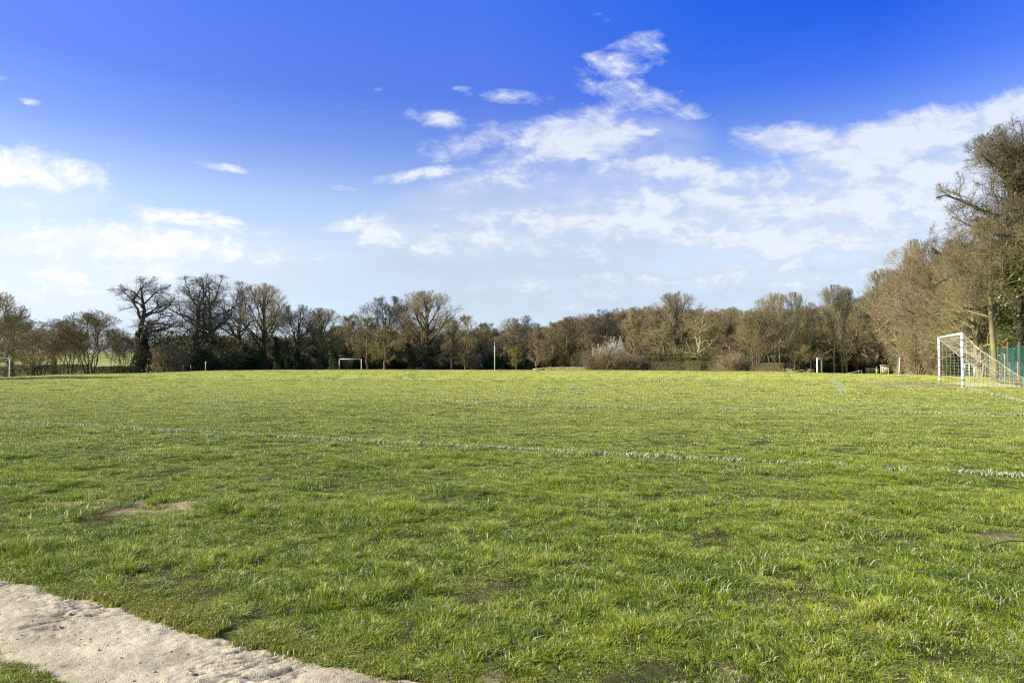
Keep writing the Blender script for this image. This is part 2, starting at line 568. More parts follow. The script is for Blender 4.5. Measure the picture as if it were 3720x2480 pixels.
M['green_net'] = simple('green_net', (0.03, 0.20, 0.15), (0.02, 0.13, 0.11), 3, 0.7)
M['rust_post'] = simple('rust_post', (0.14, 0.07, 0.045), (0.24, 0.15, 0.10), 5, 0.9, 0.1, 0.4)
M['pale_wood'] = simple('pale_wood', (0.60, 0.50, 0.32), (0.46, 0.37, 0.23), 7, 0.8, 0.1, 0.3)
M['grey_wood'] = simple('grey_wood', (0.55, 0.50, 0.41), (0.40, 0.36, 0.29), 6, 0.9, 0.1, 0.4)
M['dark_wood'] = simple('dark_wood', (0.07, 0.055, 0.045), (0.13, 0.10, 0.08), 6, 0.9, 0.1, 0.4)
M['yellow_wood'] = simple('yellow_wood', (0.55, 0.45, 0.10), (0.42, 0.36, 0.12), 6, 0.8, 0.1, 0.3)
M['log_wood'] = simple('log_wood', (0.62, 0.52, 0.38), (0.40, 0.32, 0.22), 3, 0.9, 0.1, 0.5)
M['galv'] = simple('galv', (0.28, 0.32, 0.31), (0.20, 0.24, 0.23), 6, 0.5, 0.5, 0, 0, 0.3)
M['wire'] = simple('wire', (0.35, 0.40, 0.42), (0.28, 0.33, 0.35), 6, 0.6, 0.4)
M['gate_metal'] = simple('gate_metal', (0.62, 0.66, 0.56), (0.48, 0.52, 0.42), 6, 0.6, 0.3)
M['paper'] = simple('paper', (0.78, 0.78, 0.74), (0.68, 0.69, 0.68), 9, 0.8)
M['poster_blue'] = simple('poster_blue', (0.25, 0.42, 0.50), (0.50, 0.60, 0.62), 14, 0.6)
M['blue_sign'] = simple('blue_sign', (0.03, 0.10, 0.45), (0.02, 0.08, 0.38), 3, 0.5)
M['teal_sign'] = simple('teal_sign', (0.03, 0.16, 0.22), (0.02, 0.12, 0.18), 3, 0.5)
M['yellow_sign'] = simple('yellow_sign', (0.75, 0.60, 0.02), (0.70, 0.55, 0.02), 3, 0.5)
M['orange'] = simple('orange', (0.75, 0.30, 0.02), (0.7, 0.28, 0.02), 3, 0.5)
M['red_flag'] = simple('red_flag', (0.42, 0.012, 0.045), (0.34, 0.01, 0.04), 3, 0.7)
M['pink_flag'] = simple('pink_flag', (0.45, 0.05, 0.16), (0.35, 0.04, 0.13), 3, 0.7)
M['teal_bin'] = simple('teal_bin', (0.05, 0.30, 0.25), (0.04, 0.25, 0.21), 3, 0.5)
M['dark_bin'] = simple('dark_bin', (0.02, 0.025, 0.05), (0.03, 0.03, 0.05), 3, 0.5)
M['jacket'] = simple('jacket', (0.015, 0.07, 0.50), (0.012, 0.05, 0.40), 6, 0.7)
M['trousers'] = simple('trousers', (0.015, 0.018, 0.035), rough=0.8)
M['skin'] = simple('skin', (0.42, 0.25, 0.18), (0.38, 0.22, 0.16), 6, 0.6)
M['hair'] = simple('hair', (0.05, 0.035, 0.03), rough=0.7)
M['shoe'] = simple('shoe', (0.45, 0.45, 0.45), rough=0.6)
M['dog_fur'] = simple('dog_fur', (0.10, 0.085, 0.07), (0.15, 0.12, 0.10), 8, 0.9)
M['dog_tan'] = simple('dog_tan', (0.45, 0.28, 0.18), (0.38, 0.23, 0.14), 8, 0.9)
M['stone'] = simple('stone', (0.30, 0.285, 0.26), (0.40, 0.385, 0.35), 20, 0.8, 0.3, 0.3)

# goal posts: white enamel, dirty and yellowed towards the foot
def post_paint():
    m, k, bs = new_mat('post_paint', 0.4, 0.4)
    tc = k.node('ShaderNodeTexCoord')
    sp = k.node('ShaderNodeSeparateXYZ')
    k.l.new(tc.outputs['Object'], sp.inputs[0])
    n = k.noise(tc.outputs['Object'], 7, 6, 0.7)
    h = k.rng(sp.outputs[2], 0.25, 0.75, 1, 0)
    f = k.math('MULTIPLY', k.rng(n, 0.42, 0.58), k.math('ADD', h, 0.25), clamp=True)
    k.l.new(k.mix(f, (0.82, 0.81, 0.84), (0.55, 0.43, 0.24)), bs.inputs['Base Color'])
    return m
M['post_paint'] = post_paint()


def turf_color(k, pos, rnd=None):
    """green of the sward, varied over the field"""
    n1 = k.noise(pos, 0.06, 3, 0.5)
    n2 = k.noise(pos, 0.9, 4, 0.65)
    n3 = k.noise(pos, 6.0, 3, 0.6)
    v = k.math('ADD', k.math('MULTIPLY', n2, 0.55), k.math('MULTIPLY', n3, 0.45))
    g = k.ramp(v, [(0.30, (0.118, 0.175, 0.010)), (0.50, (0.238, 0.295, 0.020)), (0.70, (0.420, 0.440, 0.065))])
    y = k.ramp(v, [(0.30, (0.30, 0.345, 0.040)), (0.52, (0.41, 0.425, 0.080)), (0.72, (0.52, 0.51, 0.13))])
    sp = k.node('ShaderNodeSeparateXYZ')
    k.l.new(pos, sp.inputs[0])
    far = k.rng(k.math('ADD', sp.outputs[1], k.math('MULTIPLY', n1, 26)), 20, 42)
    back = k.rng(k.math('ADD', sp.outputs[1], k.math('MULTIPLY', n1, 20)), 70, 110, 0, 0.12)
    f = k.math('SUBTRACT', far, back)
    return k.mix(f, g, y)


def build_ground_mat():
    m, k, bs = new_mat('turf_ground', 0.95, 0.05)
    g = k.node('ShaderNodeNewGeometry')
    pos = g.outputs['Position']
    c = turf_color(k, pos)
    at_ = k.node('ShaderNodeAttribute', attribute_name='soil')
    n = k.noise(pos, 14, 5, 0.65)
    soil = k.ramp(n, [(0.3, (0.17, 0.13, 0.07)), (0.7, (0.38, 0.31, 0.19))])
    near = k.node('ShaderNodeAttribute', attribute_name='thatch_shade')
    th = k.ramp(n, [(0.3, (0.022, 0.026, 0.008)), (0.7, (0.085, 0.080, 0.032))])  # dead grass base darkened in colour, standing in for shade between blades
    c = k.mix(near.outputs['Fac'], c, th)
    c = k.mix(at_.outputs['Fac'], c, soil)
    md_ = k.node('ShaderNodeAttribute', attribute_name='meadow')
    c = k.mix(md_.outputs['Fac'], c, k.ramp(k.noise(pos, 0.12, 5, 0.6), [(0.35, (0.19, 0.22, 0.05)), (0.6, (0.30, 0.29, 0.12))]))
    wd = k.node('ShaderNodeAttribute', attribute_name='wood')
    lit = k.ramp(k.noise(pos, 0.8, 4, 0.6), [(0.35, (0.05, 0.04, 0.025)), (0.65, (0.11, 0.085, 0.05))])
    c = k.mix(wd.outputs['Fac'], c, lit)
    k.l.new(c, bs.inputs['Base Color'])
    bp = k.node('ShaderNodeBump')
    bp.inputs['Strength'].default_value = 0.6
    bp.inputs['Distance'].default_value = 0.06
    h = k.math('ADD', k.noise(pos, 3.0, 6, 0.7), k.math('MULTIPLY', k.noise(pos, 22, 3, 0.7), 0.4))
    k.l.new(h, bp.inputs['Height'])
    k.l.new(bp.outputs[0], bs.inputs['Normal'])
    return m


def blade_mat(name, kind='grass'):
    m, k, bs = new_mat(name, 0.42, 0.32)
    g = k.node('ShaderNodeNewGeometry')
    pos = g.outputs['Position']
    r = k.node('ShaderNodeAttribute', attribute_name='rnd')
    rf = r.outputs['Fac']
    if kind == 'paint':
        c = k.ramp(rf, [(0.0, (0.32, 0.37, 0.19)), (0.62, (0.47, 0.50, 0.37)), (0.66, (0.32, 0.38, 0.15)), (1.0, (0.24, 0.32, 0.08))])
    else:
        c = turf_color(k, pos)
        if kind == 'tuss':
            c = k.mix(1.0, c, (0.62, 0.74, 0.60), 'MULTIPLY')
        c = k.mix(k.rng(rf, 0.0, 0.8, 0.0, 0.6, False), k.mix(1.0, c, (0.72, 0.85, 0.75), 'MULTIPLY'), k.mix(1.0, c, (1.35, 1.2, 1.3), 'MULTIPLY'))
        c = k.mix(k.rng(rf, 0.84, 0.86, 0, 0.85), c, (0.62, 0.58, 0.40))
        if kind == 'moss':
            c = k.mix(0.6, c, (0.24, 0.22, 0.035))
    k.l.new(c, bs.inputs['Base Color'])
    tr = k.node('ShaderNodeBsdfTranslucent')
    k.l.new(c, tr.inputs[0])
    mx = k.node('ShaderNodeMixShader')
    mx.inputs[0].default_value = 0.30 if kind != 'paint' else 0.2
    out = [n for n in k.n if n.type == 'OUTPUT_MATERIAL'][0]
    k.l.new(bs.outputs[0], mx.inputs[1])
    k.l.new(tr.outputs[0], mx.inputs[2])
    k.l.new(mx.outputs[0], out.inputs[0])
    return m


M['ground'] = build_ground_mat()
M['blade'] = blade_mat('blade')
M['blade_tuss'] = blade_mat('blade_tuss', 'tuss')
M['blade_paint'] = blade_mat('blade_paint', 'paint')
M['blade_moss'] = blade_mat('blade_moss', 'moss')


def build_path_mat():
    m, k, bs = new_mat('dry_earth', 0.95, 0.05)
    g = k.node('ShaderNodeNewGeometry')
    pos = g.outputs['Position']
    n = k.noise(pos, 2.6, 6, 0.62)
    c = k.ramp(n, [(0.32, (0.34, 0.285, 0.20)), (0.48, (0.50, 0.43, 0.31)), (0.66, (0.58, 0.51, 0.38))])
    n2 = k.noise(pos, 70, 4, 0.7)
    la = k.node('ShaderNodeAttribute', attribute_name='crease_shade')
    c = k.mix(k.math('MULTIPLY', la.outputs['Fac'], 0.85), c, (0.17, 0.145, 0.11))  # scuff creases painted darker, standing in for their shade
    c = k.mix(k.rng(k.noise(pos, 5.5, 6, 0.7), 0.52, 0.66, 0, 0.55), c, (0.27, 0.235, 0.18))
    c = k.mix(k.rng(n2, 0.3, 0.7, 0, 0.35), c, k.mix(1.0, c, (0.62, 0.60, 0.58), 'MULTIPLY'))
    k.l.new(c, bs.inputs['Base Color'])
    bp = k.node('ShaderNodeBump')
    bp.inputs['Strength'].default_value = 0.8
    bp.inputs['Distance'].default_value = 0.006
    k.l.new(k.math('ADD', k.noise(pos, 60, 6, 0.7), k.noise(pos, 180, 3, 0.6)), bp.inputs['Height'])
    k.l.new(bp.outputs[0], bs.inputs['Normal'])
    return m
M['earth'] = build_path_mat()


# ------------------------------------------------------------------ ground and path
def build_ground():
    def axis(a, b, fine, grow):
        v = [a]
        s = fine
        while v[-1] < b:
            v.append(v[-1] + s)
            s *= grow
        return v
    xs = axis(0, 1600, 0.10, 1.028)
    xs = np.array([-v for v in xs[:0:-1]] + xs)
    ys = np.array([-60, -30, -12, -4, 0] + list(np.arange(0.8, 8, 0.10)) + axis(8, 2600, 0.12, 1.022))
    X, Y = np.meshgrid(xs, ys)
    Z = gz(X, Y)
    pd = path_d(X, Y)
    Z = Z - 0.05 * np.clip(pd / 0.10 + 0.3, 0, 1) * (Y < 12) + bumps(X, Y)
    n, m_ = X.shape
    idx = np.arange(n * m_).reshape(n, m_)
    q = np.stack([idx[:-1, :-1], idx[:-1, 1:], idx[1:, 1:], idx[1:, :-1]], axis=2).reshape(-1, 4)
    me = raw_mesh('ground', np.stack([X, Y, Z], axis=2), [q], True)
    def attr(nm, val):
        a = me.attributes.new(nm, 'FLOAT', 'POINT')
        a.data.foreach_set('value', np.asarray(val, np.float32).ravel())
    attr('soil', bare(X, Y))
    attr('thatch_shade', np.clip((34 - Y) / 16, 0, 1) * np.clip((0.8 * Y + 4.8 - np.abs(X)) / 0.6, 0, 1))
    px = np.clip(X / np.maximum(Y, 4), -.9, .9) * F + 1860
    de = np.interp(px, _PX, _DE)
    left = np.clip((px - 900) / 250, 0, 1)
    attr('meadow', np.clip((Y - de - 6) / 10, 0, 1) * (1 - left))
    attr('wood', np.clip((Y - de + 1) / 4, 0, 1) * left)
    o = link('ground', me, None, [M['ground']])
    tag(o, 'short green turf of the playing field with worn brown patches', 'ground', kind='structure')


def build_path():
    s = np.arange(-3.6, 3.6, 0.008)
    t = np.arange(-2.0, 0.40, 0.008)
    Sg, Tg = np.meshgrid(s, t, indexing='ij')
    X = PA[0] + Sg * PE[0] + Tg * PN[0]
    Y = PA[1] + Sg * PE[1] + Tg * PN[1]
    pd = path_d(X, Y)
    n = (fbm(X, Y, 3, 3, 1.0) - 0.5) * 0.005 + (fbm(X, Y, 20, 3, 2.0) - 0.5) * 0.010 + (fbm(X, Y, 60, 2, 2.0) - 0.5) * 0.002
    # scuffs: elongated ridges and heel pits, clustered
    al = 0.5
    U = X * math.cos(al) + Y * math.sin(al); V = -X * math.sin(al) + Y * math.cos(al)
    cl = np.clip((fbm(X, Y, 1.8, 3, 31) - 0.40) * 4, 0, 1)
    rid = np.abs(fbm(U * 6, V * 24, 1.0, 4, 12) - 0.5) * 2
    n = n - np.clip(0.22 - rid, 0, 1) * 0.052 * cl
    rid2 = np.abs(fbm(U * 16, V * 50, 1.0, 3, 25) - 0.5) * 2
    n = n - np.clip(0.20 - rid2, 0, 1) * 0.035 * np.clip(cl + .25, 0, 1)
    pit = fbm(U * 6, V * 12, 1.0, 2, 40)
    n = n - np.clip((pit - 0.70) * 9, 0, 1) * 0.016 * cl
    pit2 = fbm(X * 28, Y * 28, 1.0, 2, 60)
    n = n - np.clip((pit2 - 0.74) * 9, 0, 1) * 0.006
    Z = gz(X, Y) + n - 0.006 * np.clip(1 - pd / 0.08, 0, 1) - 0.05 * np.clip((-pd + 0.02) / 0.12, 0, 1)
    idx = np.arange(X.size).reshape(X.shape)
    q = np.stack([idx[:-1, :-1], idx[1:, :-1], idx[1:, 1:], idx[:-1, 1:]], axis=2).reshape(-1, 4)
    me = raw_mesh('path', np.stack([X, Y, Z], axis=2), [q], False)
    ca = me.attributes.new('crease_shade', 'FLOAT', 'POINT')
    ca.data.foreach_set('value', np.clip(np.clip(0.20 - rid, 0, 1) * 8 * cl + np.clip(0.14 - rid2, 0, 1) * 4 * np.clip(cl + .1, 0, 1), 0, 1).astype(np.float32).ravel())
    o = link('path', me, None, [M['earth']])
    tag(o, 'dry beige earth footpath with scuffed footprints', 'path', kind='structure')


build_ground()
build_path()


# ------------------------------------------------------------------ grass
def tuft(name, nb, rad, h, w, seed, lean=0.55, mat='blade', flat=0.0, splay=0.0):
    r = np.random.RandomState(seed)
    a = r.rand(nb) * 2 * math.pi
    rr = rad * np.sqrt(r.rand(nb))
    bx, by = rr * np.cos(a), rr * np.sin(a)
    hh = h * (0.45 + 0.75 * r.rand(nb))
    la = r.rand(nb) * 2 * math.pi
    le = hh * (lean * (0.25 + r.rand(nb) * 1.1) + flat)
    lx, ly = np.cos(la) * le, np.sin(la) * le
    q_ = rr / rad
    lx += np.cos(a) * hh * splay * q_ * 1.3; ly += np.sin(a) * hh * splay * q_ * 1.3
    if splay: hh = hh * (1.12 - 0.5 * q_ ** 2)
    fa = r.rand(nb) * math.pi
    wx, wy = np.cos(fa) * w / 2 * (0.6 + r.rand(nb) * 0.8), np.sin(fa) * w / 2 * (0.6 + r.rand(nb) * 0.8)
    z0 = -0.012 * np.ones(nb)
    def P(x, y, z): return np.stack([x, y, z], 1)
    v = np.stack([
        P(bx - wx, by - wy, z0), P(bx + wx, by + wy, z0),
        P(bx + lx * 0.35 - wx * .9, by + ly * 0.35 - wy * .9, hh * 0.6), P(bx + lx * 0.35 + wx * .9, by + ly * 0.35 + wy * .9, hh * 0.6),
        P(bx + lx, by + ly, hh * (0.96 - 0.25 * np.minimum(le / hh, 1)))], 1)
    b = np.arange(nb)[:, None] * 5
    q = b + np.array([[0, 1, 3, 2]])
    t = b + np.array([[2, 3, 4]])
    me = raw_mesh(name, v, [q, t])
    at_ = me.attributes.new('rnd', 'FLOAT', 'POINT')
    at_.data.foreach_set('value', np.repeat(r.rand(nb), 5).astype(np.float32))
    me.materials.append(M[mat])
    return bpy.data.objects.new(name, me)


def scatter(name, pts, rot, scl, idx, protos, label, cat, kind='stuff', parent=None):
    """one object that instances its protos on its own vertices"""
    pc = bpy.data.collections.new(name + '_source')
    for i, p in enumerate(protos):
        p.name = '%s_kind_%02d' % (name, i)
        pc.objects.link(p)
    me = bpy.data.meshes.new(name)
    n = len(pts)
    me.vertices.add(n)
    me.vertices.foreach_set('co', np.asarray(pts, np.float32).ravel())
    for nm, typ, val, key in (('rz', 'FLOAT', rot, 'value'), ('sc', 'FLOAT_VECTOR', scl, 'vector'), ('pick', 'INT', idx, 'value')):
        a = me.attributes.new(nm, typ, 'POINT')
        a.data.foreach_set(key, np.asarray(val, np.int32 if typ == 'INT' else np.float32).ravel())
    me.update()
    o = link(name, me, parent)
    ng = bpy.data.node_groups.new(name + '_nodes', 'GeometryNodeTree')
    ng.interface.new_socket('Geometry', in_out='INPUT', socket_type='NodeSocketGeometry')
    ng.interface.new_socket('Geometry', in_out='OUTPUT', socket_type='NodeSocketGeometry')
    nd = ng.nodes; L = ng.links
    gi = nd.new('NodeGroupInput'); go = nd.new('NodeGroupOutput')
    ci = nd.new('GeometryNodeCollectionInfo')
    ci.inputs['Collection'].default_value = pc
    ci.inputs['Separate Children'].default_value = True
    ci.inputs['Reset Children'].default_value = True
    ip = nd.new('GeometryNodeInstanceOnPoints')
    ip.inputs['Pick Instance'].default_value = True
    def na(nm, typ):
        a = nd.new('GeometryNodeInputNamedAttribute'); a.data_type = typ
        a.inputs['Name'].default_value = nm
        return [s for s in a.outputs if s.enabled and s.name == 'Attribute'][0]
    cx = nd.new('ShaderNodeCombineXYZ')
    L.new(na('rz', 'FLOAT'), cx.inputs[2])
    e2r = nd.new('FunctionNodeEulerToRotation')
    L.new(cx.outputs[0], e2r.inputs[0])
    L.new(gi.outputs[0], ip.inputs['Points'])
    L.new(ci.outputs[0], ip.inputs['Instance'])
    L.new(na('pick', 'INT'), ip.inputs['Instance Index'])
    L.new(e2r.outputs[0], ip.inputs['Rotation'])
    L.new(na('sc', 'FLOAT_VECTOR'), ip.inputs['Scale'])
    L.new(ip.outputs[0], go.inputs[0])
    md = o.modifiers.new('instances', 'NODES')
    md.node_group = ng
    tag(o, label, cat, kind=kind)
    return o


# painted lines of the pitch: (name, [(px,D) ...], width)
def pxd(px, py):
    """ground point under a photo pixel on the flat near field"""
    D = EYE * F / (py - HZ)
    for _ in range(30):
        x = (px - 1860) / F * D
        D = (EYE - float(gz(x, D))) * F / (py - HZ)
    return ((px - 1860) / F * D, D)


TOUCH_A = pxd(0, 1534); TOUCH_B = pxd(3720, 1732)
LINES = []
_ta = np.array(TOUCH_A); _tb = np.array(TOUCH_B); _td = (_tb - _ta) / np.linalg.norm(_tb - _ta)
LINES.append(('touchline', [tuple(_ta - _td * 30), tuple(_tb + _td * 6)], 0.09))
PC = np.array(pxd(1689, 1471)); PR = np.array(pxd(3720, 1510))
_pd = (PR - PC) / np.linalg.norm(PR - PC)
LINES.append(('penalty_area_side_line', [tuple(PC), tuple(PR + _pd * 4.5)], 0.07))
PF = np.array(pxd(2530, 1366))
LINES.append(('penalty_area_front_line', [tuple(PC), tuple(PF)], 0.09))
_g = np.array(GD)
gl0 = np.array(GA) - _g * 16.0
LINES.append(('goal_line', [tuple(gl0), tuple(np.array(GA) - _g * 0.3)], 0.12))
LINES.append(('goal_line', [tuple(np.array(GB) + _g * 16), tuple(np.array(GB) + _g * 27)], 0.12))
s1 = np.array(pxd(3030, 1383)); s2 = np.array(pxd(3062, 1423)); s3 = np.array(pxd(3560, 1419))
LINES.append(('goal_area_front_line', [tuple(s1), tuple(s2)], 0.22))
LINES.append(('goal_area_side_line', [tuple(s2), tuple(s3)], 0.06))
d1, d2, d3 = pxd(2170, 1418), pxd(2075, 1405), pxd(2120, 1397)
LINES.append(('penalty_arc_line', [d1, (d1[0] * .55 + d2[0] * .45 - 0.6, d1[1] * .55 + d2[1] * .45), d2, ((d2[0] + d3[0]) / 2 - .3, (d2[1] + d3[1]) / 2), d3], 0.10))
_fc = np.array(pxd(3268, 1361.5))
LINES.append(('far_touchline', [tuple(_fc), (-47.5, 111.0)], 0.12))


def poly_dist(x, y, pts):
    d = np.full(np.shape(x), 1e9)
    for (a, b) in zip(pts[:-1], pts[1:]):
        ax, ay = a; bx, by = b
        L2 = (bx - ax) ** 2 + (by - ay) ** 2
        t = np.clip(((x - ax) * (bx - ax) + (y - ay) * (by - ay)) / L2, 0, 1)
        d = np.minimum(d, np.hypot(x - ax - t * (bx - ax), y - ay - t * (by - ay)))
    return d


def line_dist(x, y):
    d = np.full(np.shape(x), 1e9)
    for _, pts, w in LINES:
        d = np.minimum(d, poly_dist(x, y, pts) - w / 2)
    return d


def build_grass():
    rs = np.random.RandomState(11)
    protos, P, ROT, SC_, IDX = [], [], [], [], []
    zones = [  # y0, y1, tufts per m2, blades, radius, height, width, variants
        (1.6, 7.5, 230, 60, 0.070, 0.028, 0.0026, 5, 0.3),
        (1.6, 9.0, 270, 80, 0.036, 0.050, 0.0026, 5, 0.9),
        (7.5, 17, 120, 80, 0.10, 0.027, 0.0046, 4, 0.3),
        (9.0, 20, 90, 90, 0.055, 0.048, 0.0044, 4, 0.9),
        (17, 42, 24, 110, 0.20, 0.030, 0.011, 4, 0.4),
        (20, 45, 12, 100, 0.095, 0.044, 0.009, 4, 0.9),
        (42, 110, 3.0, 130, 0.60, 0.026, 0.026, 3, 0.0),
    ]
    for zi, (y0, y1, dens, nb, rad, h, w, nv, spl) in enumerate(zones):
        first = len(protos)
        for v in range(nv):
            protos.append(tuft('t', nb, rad, h, w, 100 * zi + v, (0.55, 0.85, 1.15, 0.7, 1.0)[v], splay=spl * 0.8))
        k = 0.80
        area_box = 2 * (k * y1 + 5) * (y1 - y0)
        n = int(area_box * dens)
        y = y0 + (y1 - y0) * rs.rand(n)
        x = (rs.rand(n) * 2 - 1) * (k * y1 + 5)
        keep = np.abs(x) < k * y + 4.5
        x, y = x[keep], y[keep]
        n = len(x)
        pd = path_d(x, y)
        b = bare(x, y)
        ld = line_dist(x, y)
        cl = fbm(x, y, 1.6, 4, 50.0)
        keep = (pd < 0.01) & (rs.rand(n) > b * np.where(y > 20, 0.97, 0.85)) & ((ld > (0.015 if spl < 0.85 else 0.05)) | (rs.rand(n) < 0.25))
        keep &= rs.rand(n) < (np.clip(0.35 + (cl - 0.28) * 4.5, 0.75, 1) if spl < 0.85 else np.clip((cl - 0.30) * 4.0, 0.2, 1))
        x, y, pd, cl = x[keep], y[keep], pd[keep], cl[keep]
        n = len(x)
        s = 0.42 + 1.25 * np.clip((cl - 0.33) * 2.6, 0, 1) ** 1.4 + 0.25 * rs.rand(n)
        lump = fbm(x, y, 4.5, 2, 77.0)
        s *= 0.45 + 1.2 * np.clip((lump - 0.2) * 1.5, 0, 1) ** 1.2
        s *= 0.55 + 0.9 * fbm(x, y, 11.0, 2, 19.0)
        edge = np.clip((-pd) / 0.25, 0, 1)
        s *= np.where(y < 9, (0.45 + 0.55 * edge) if spl > 0.85 else (0.8 + 0.2 * edge), 1)
        s *= 0.85 + 0.15 * np.clip(-x / 6 + 0.5, 0, 1) * 0 
        z = gz(x, y) + bumps(x, y)
        P.append(np.stack([x, y, z], 1))
        ROT.append(rs.rand(n) * 6.283)
        sv = np.stack([0.8 + 0.4 * rs.rand(n)] * 2 + [s], 1)
        SC_.append(sv)
        IDX.append(first + rs.randint(0, nv, n))
    scatter('grass', np.concatenate(P), np.concatenate(ROT), np.concatenate(SC_), np.concatenate(IDX), protos,
            'green uneven grass covering the playing field', 'grass')
    # tussocks: darker, longer clumps
    protos = [tuft('t', 420, 0.14, 0.070, 0.0030, 900 + v, 0.8, 'blade_tuss') for v in range(4)] + \
             [tuft('t', 220, 0.17, 0.075, 0.014, 950 + v, 0.6, 'blade_tuss') for v in range(3)]
    y = 3 + 110 * rs.rand(2600) ** 1.25
    x = (rs.rand(2600) * 2 - 1) * (0.8 * y + 2)
    ok = (path_d(x, y) < -0.3) & (fbm(x, y, 0.12, 3, 5) > 0.42)
    x, y = x[ok], y[ok]
    n = len(x)
    sx = (0.6 + 1.1 * rs.rand(n)) * np.where(y < 25, 0.8, 1.0)
    scatter('tussocks', np.stack([x, y, gz(x, y) - 0.005], 1), rs.rand(n) * 6.28, np.stack([sx * 1.3, sx, 0.55 + .5 * rs.rand(n)], 1),
            np.where(y < 25, rs.randint(0, 4, n), rs.randint(4, 7, n)), protos, 'darker longer tufts scattered over the mown grass', 'grass')
    # yellow-green mossy fringe along the path
    protos = [tuft('t', 70, 0.035, 0.018, 0.003, 970 + v, 1.1, 'blade_moss') for v in range(4)]
    y = 1.8 + 5.5 * rs.rand(60000)
    x = -6.5 + 7.5 * rs.rand(60000)
    pd = path_d(x, y)
    ok = (pd > -0.20) & (pd < 0.02) & (fbm(x, y, 7, 3, 4) * 1.3 + rs.rand(60000) * .25 - np.abs(pd + .03) * 1.6 > 0.66) & (np.abs(x) < .85 * y + 1)
    x, y = x[ok], y[ok]
    n = len(x)
    scatter('moss', np.stack([x, y, gz(x, y) - 0.002], 1), rs.rand(n) * 6.28, np.stack([0.8 + .5 * rs.rand(n)] * 2 + [0.5 + 1.6 * fbm(x, y, 16, 2, 3)], 1),
            rs.randint(0, 4, n), protos, 'low yellow-green fringe creeping onto the path edge', 'moss')


def build_lines():
    r = np.random.RandomState(5)
    for li, (name, pts, w) in enumerate(LINES):
        V, R_ = [], []
        mb = MB()
        for (a, b) in zip(pts[:-1], pts[1:]):
            a = np.array(a); b = np.array(b)
            L = np.linalg.norm(b - a); dr = (b - a) / L; nr = np.array([-dr[1], dr[0]])
            # thin paint film on the turf, worn away in places
            ns = max(2, int(L / 0.25))
            tt = np.linspace(0, 1, ns)
            # painted blades
            dist = np.hypot(*((a + b) / 2))
            n = int(L * (1900 if name == 'touchline' else 620) * w / 0.12 * (1.0 if dist < 20 else 0.30))
            n = min(n, 60000)
            s = r.rand(n) * L
            off = r.randn(n) * w * 0.33
            x = a[0] + dr[0] * s + nr[0] * off; y = a[1] + dr[1] * s + nr[1] * off
            keep = r.rand(n) < np.clip((fbm(x, y, 1.7, 3, 4) - 0.28) * 3.2, 0.5, 1)
            keep &= fbm(x, y, 0.22, 2, 9) > (0.0 if name not in ('goal_area_side_line', 'far_touchline') else 0.52)
            x, y = x[keep], y[keep]; n = len(x)
            if n == 0: continue
            D = np.maximum(y, 3)
            bw = 0.0030 + D * 0.00022
            hh = (0.038 + 0.034 * r.rand(n)) * (0.75 + 0.5 * fbm(x, y, 5, 2, 77)) + 0.004
            la = r.rand(n) * 6.28; le = hh * (0.3 + r.rand(n) * 0.9)
            fa = r.rand(n) * 3.14
            z = gz(x, y) - 0.005
            wx = np.cos(fa) * bw; wy = np.sin(fa) * bw
            lx = np.cos(la) * le; ly = np.sin(la) * le
            v = np.stack([np.stack([x - wx, y - wy, z], 1), np.stack([x + wx, y + wy, z], 1),
                          np.stack([x + lx * .35 - wx, y + ly * .35 - wy, z + hh * .65], 1), np.stack([x + lx * .35 + wx, y + ly * .35 + wy, z + hh * .65], 1),
                          np.stack([x + lx, y + ly, z + hh], 1)], 1)
            V.append(v); R_.append(np.repeat(r.rand(n), 5))
        if not V:
            continue
        V = np.concatenate(V); n = len(V)
        bi = np.arange(n)[:, None] * 5
        me = raw_mesh(name, V, [bi + np.array([[0, 1, 3, 2]]), bi + np.array([[2, 3, 4]])])
        at_ = me.attributes.new('rnd', 'FLOAT', 'POINT')
        at_.data.foreach_set('value', np.concatenate(R_).astype(np.float32))
        o = link(name, me, None, [M['blade_paint']])
        lab = {'touchline': 'faded white touchline painted on the grass across the whole foreground',
               'penalty_area_side_line': 'thin white line running right from the corner of the painted box',
               'penalty_area_front_line': 'white line running away from the corner of the painted box',
               'goal_line': 'white line painted level with the goal posts',
               'goal_area_front_line': 'short thick white dash on the grass before the goal mouth',
               'goal_area_side_line': 'very faint white line just in front of the near goal post',
               'penalty_arc_line': 'small curved white mark joining the long painted line',
               'far_touchline': 'worn white line at the far rim of the field'}[name]
        tag(o, lab, 'painted line', kind='structure')


build_grass()
build_lines()

# ------------------------------------------------------------------ trees
def env_dist(o, d, c, r):
    """distance from o along d to the ellipsoid (c, r)"""
    oo = (o - c) / r; dd = d / r
    A = (dd * dd).sum(-1); B = (oo * dd).sum(-1); C = (oo * oo).sum(-1) - 1
    disc = B * B - A * C
    s = (-B + np.sqrt(np.maximum(disc, 0))) / A
    return np.where(disc > 0, np.maximum(s, 0), 0)


def walk(o, d, L, k, wob, up, rng, taper0, taper1, curve=None):
    n = len(o)
    P = np.zeros((n, k, 3)); P[:, 0] = o
    cur = d.copy()
    for i in range(1, k):
        cur = cur + rng.randn(n, 3) * wob
        cur[:, 2] += up
        cur /= np.linalg.norm(cur, axis=1, keepdims=True) + 1e-9
        P[:, i] = P[:, i - 1] + cur * (L / (k - 1))[:, None]
    t = np.linspace(0, 1, k)
    R = taper0[:, None] * (1 - t)[None] + taper1[:, None] * t[None]
    return P, R


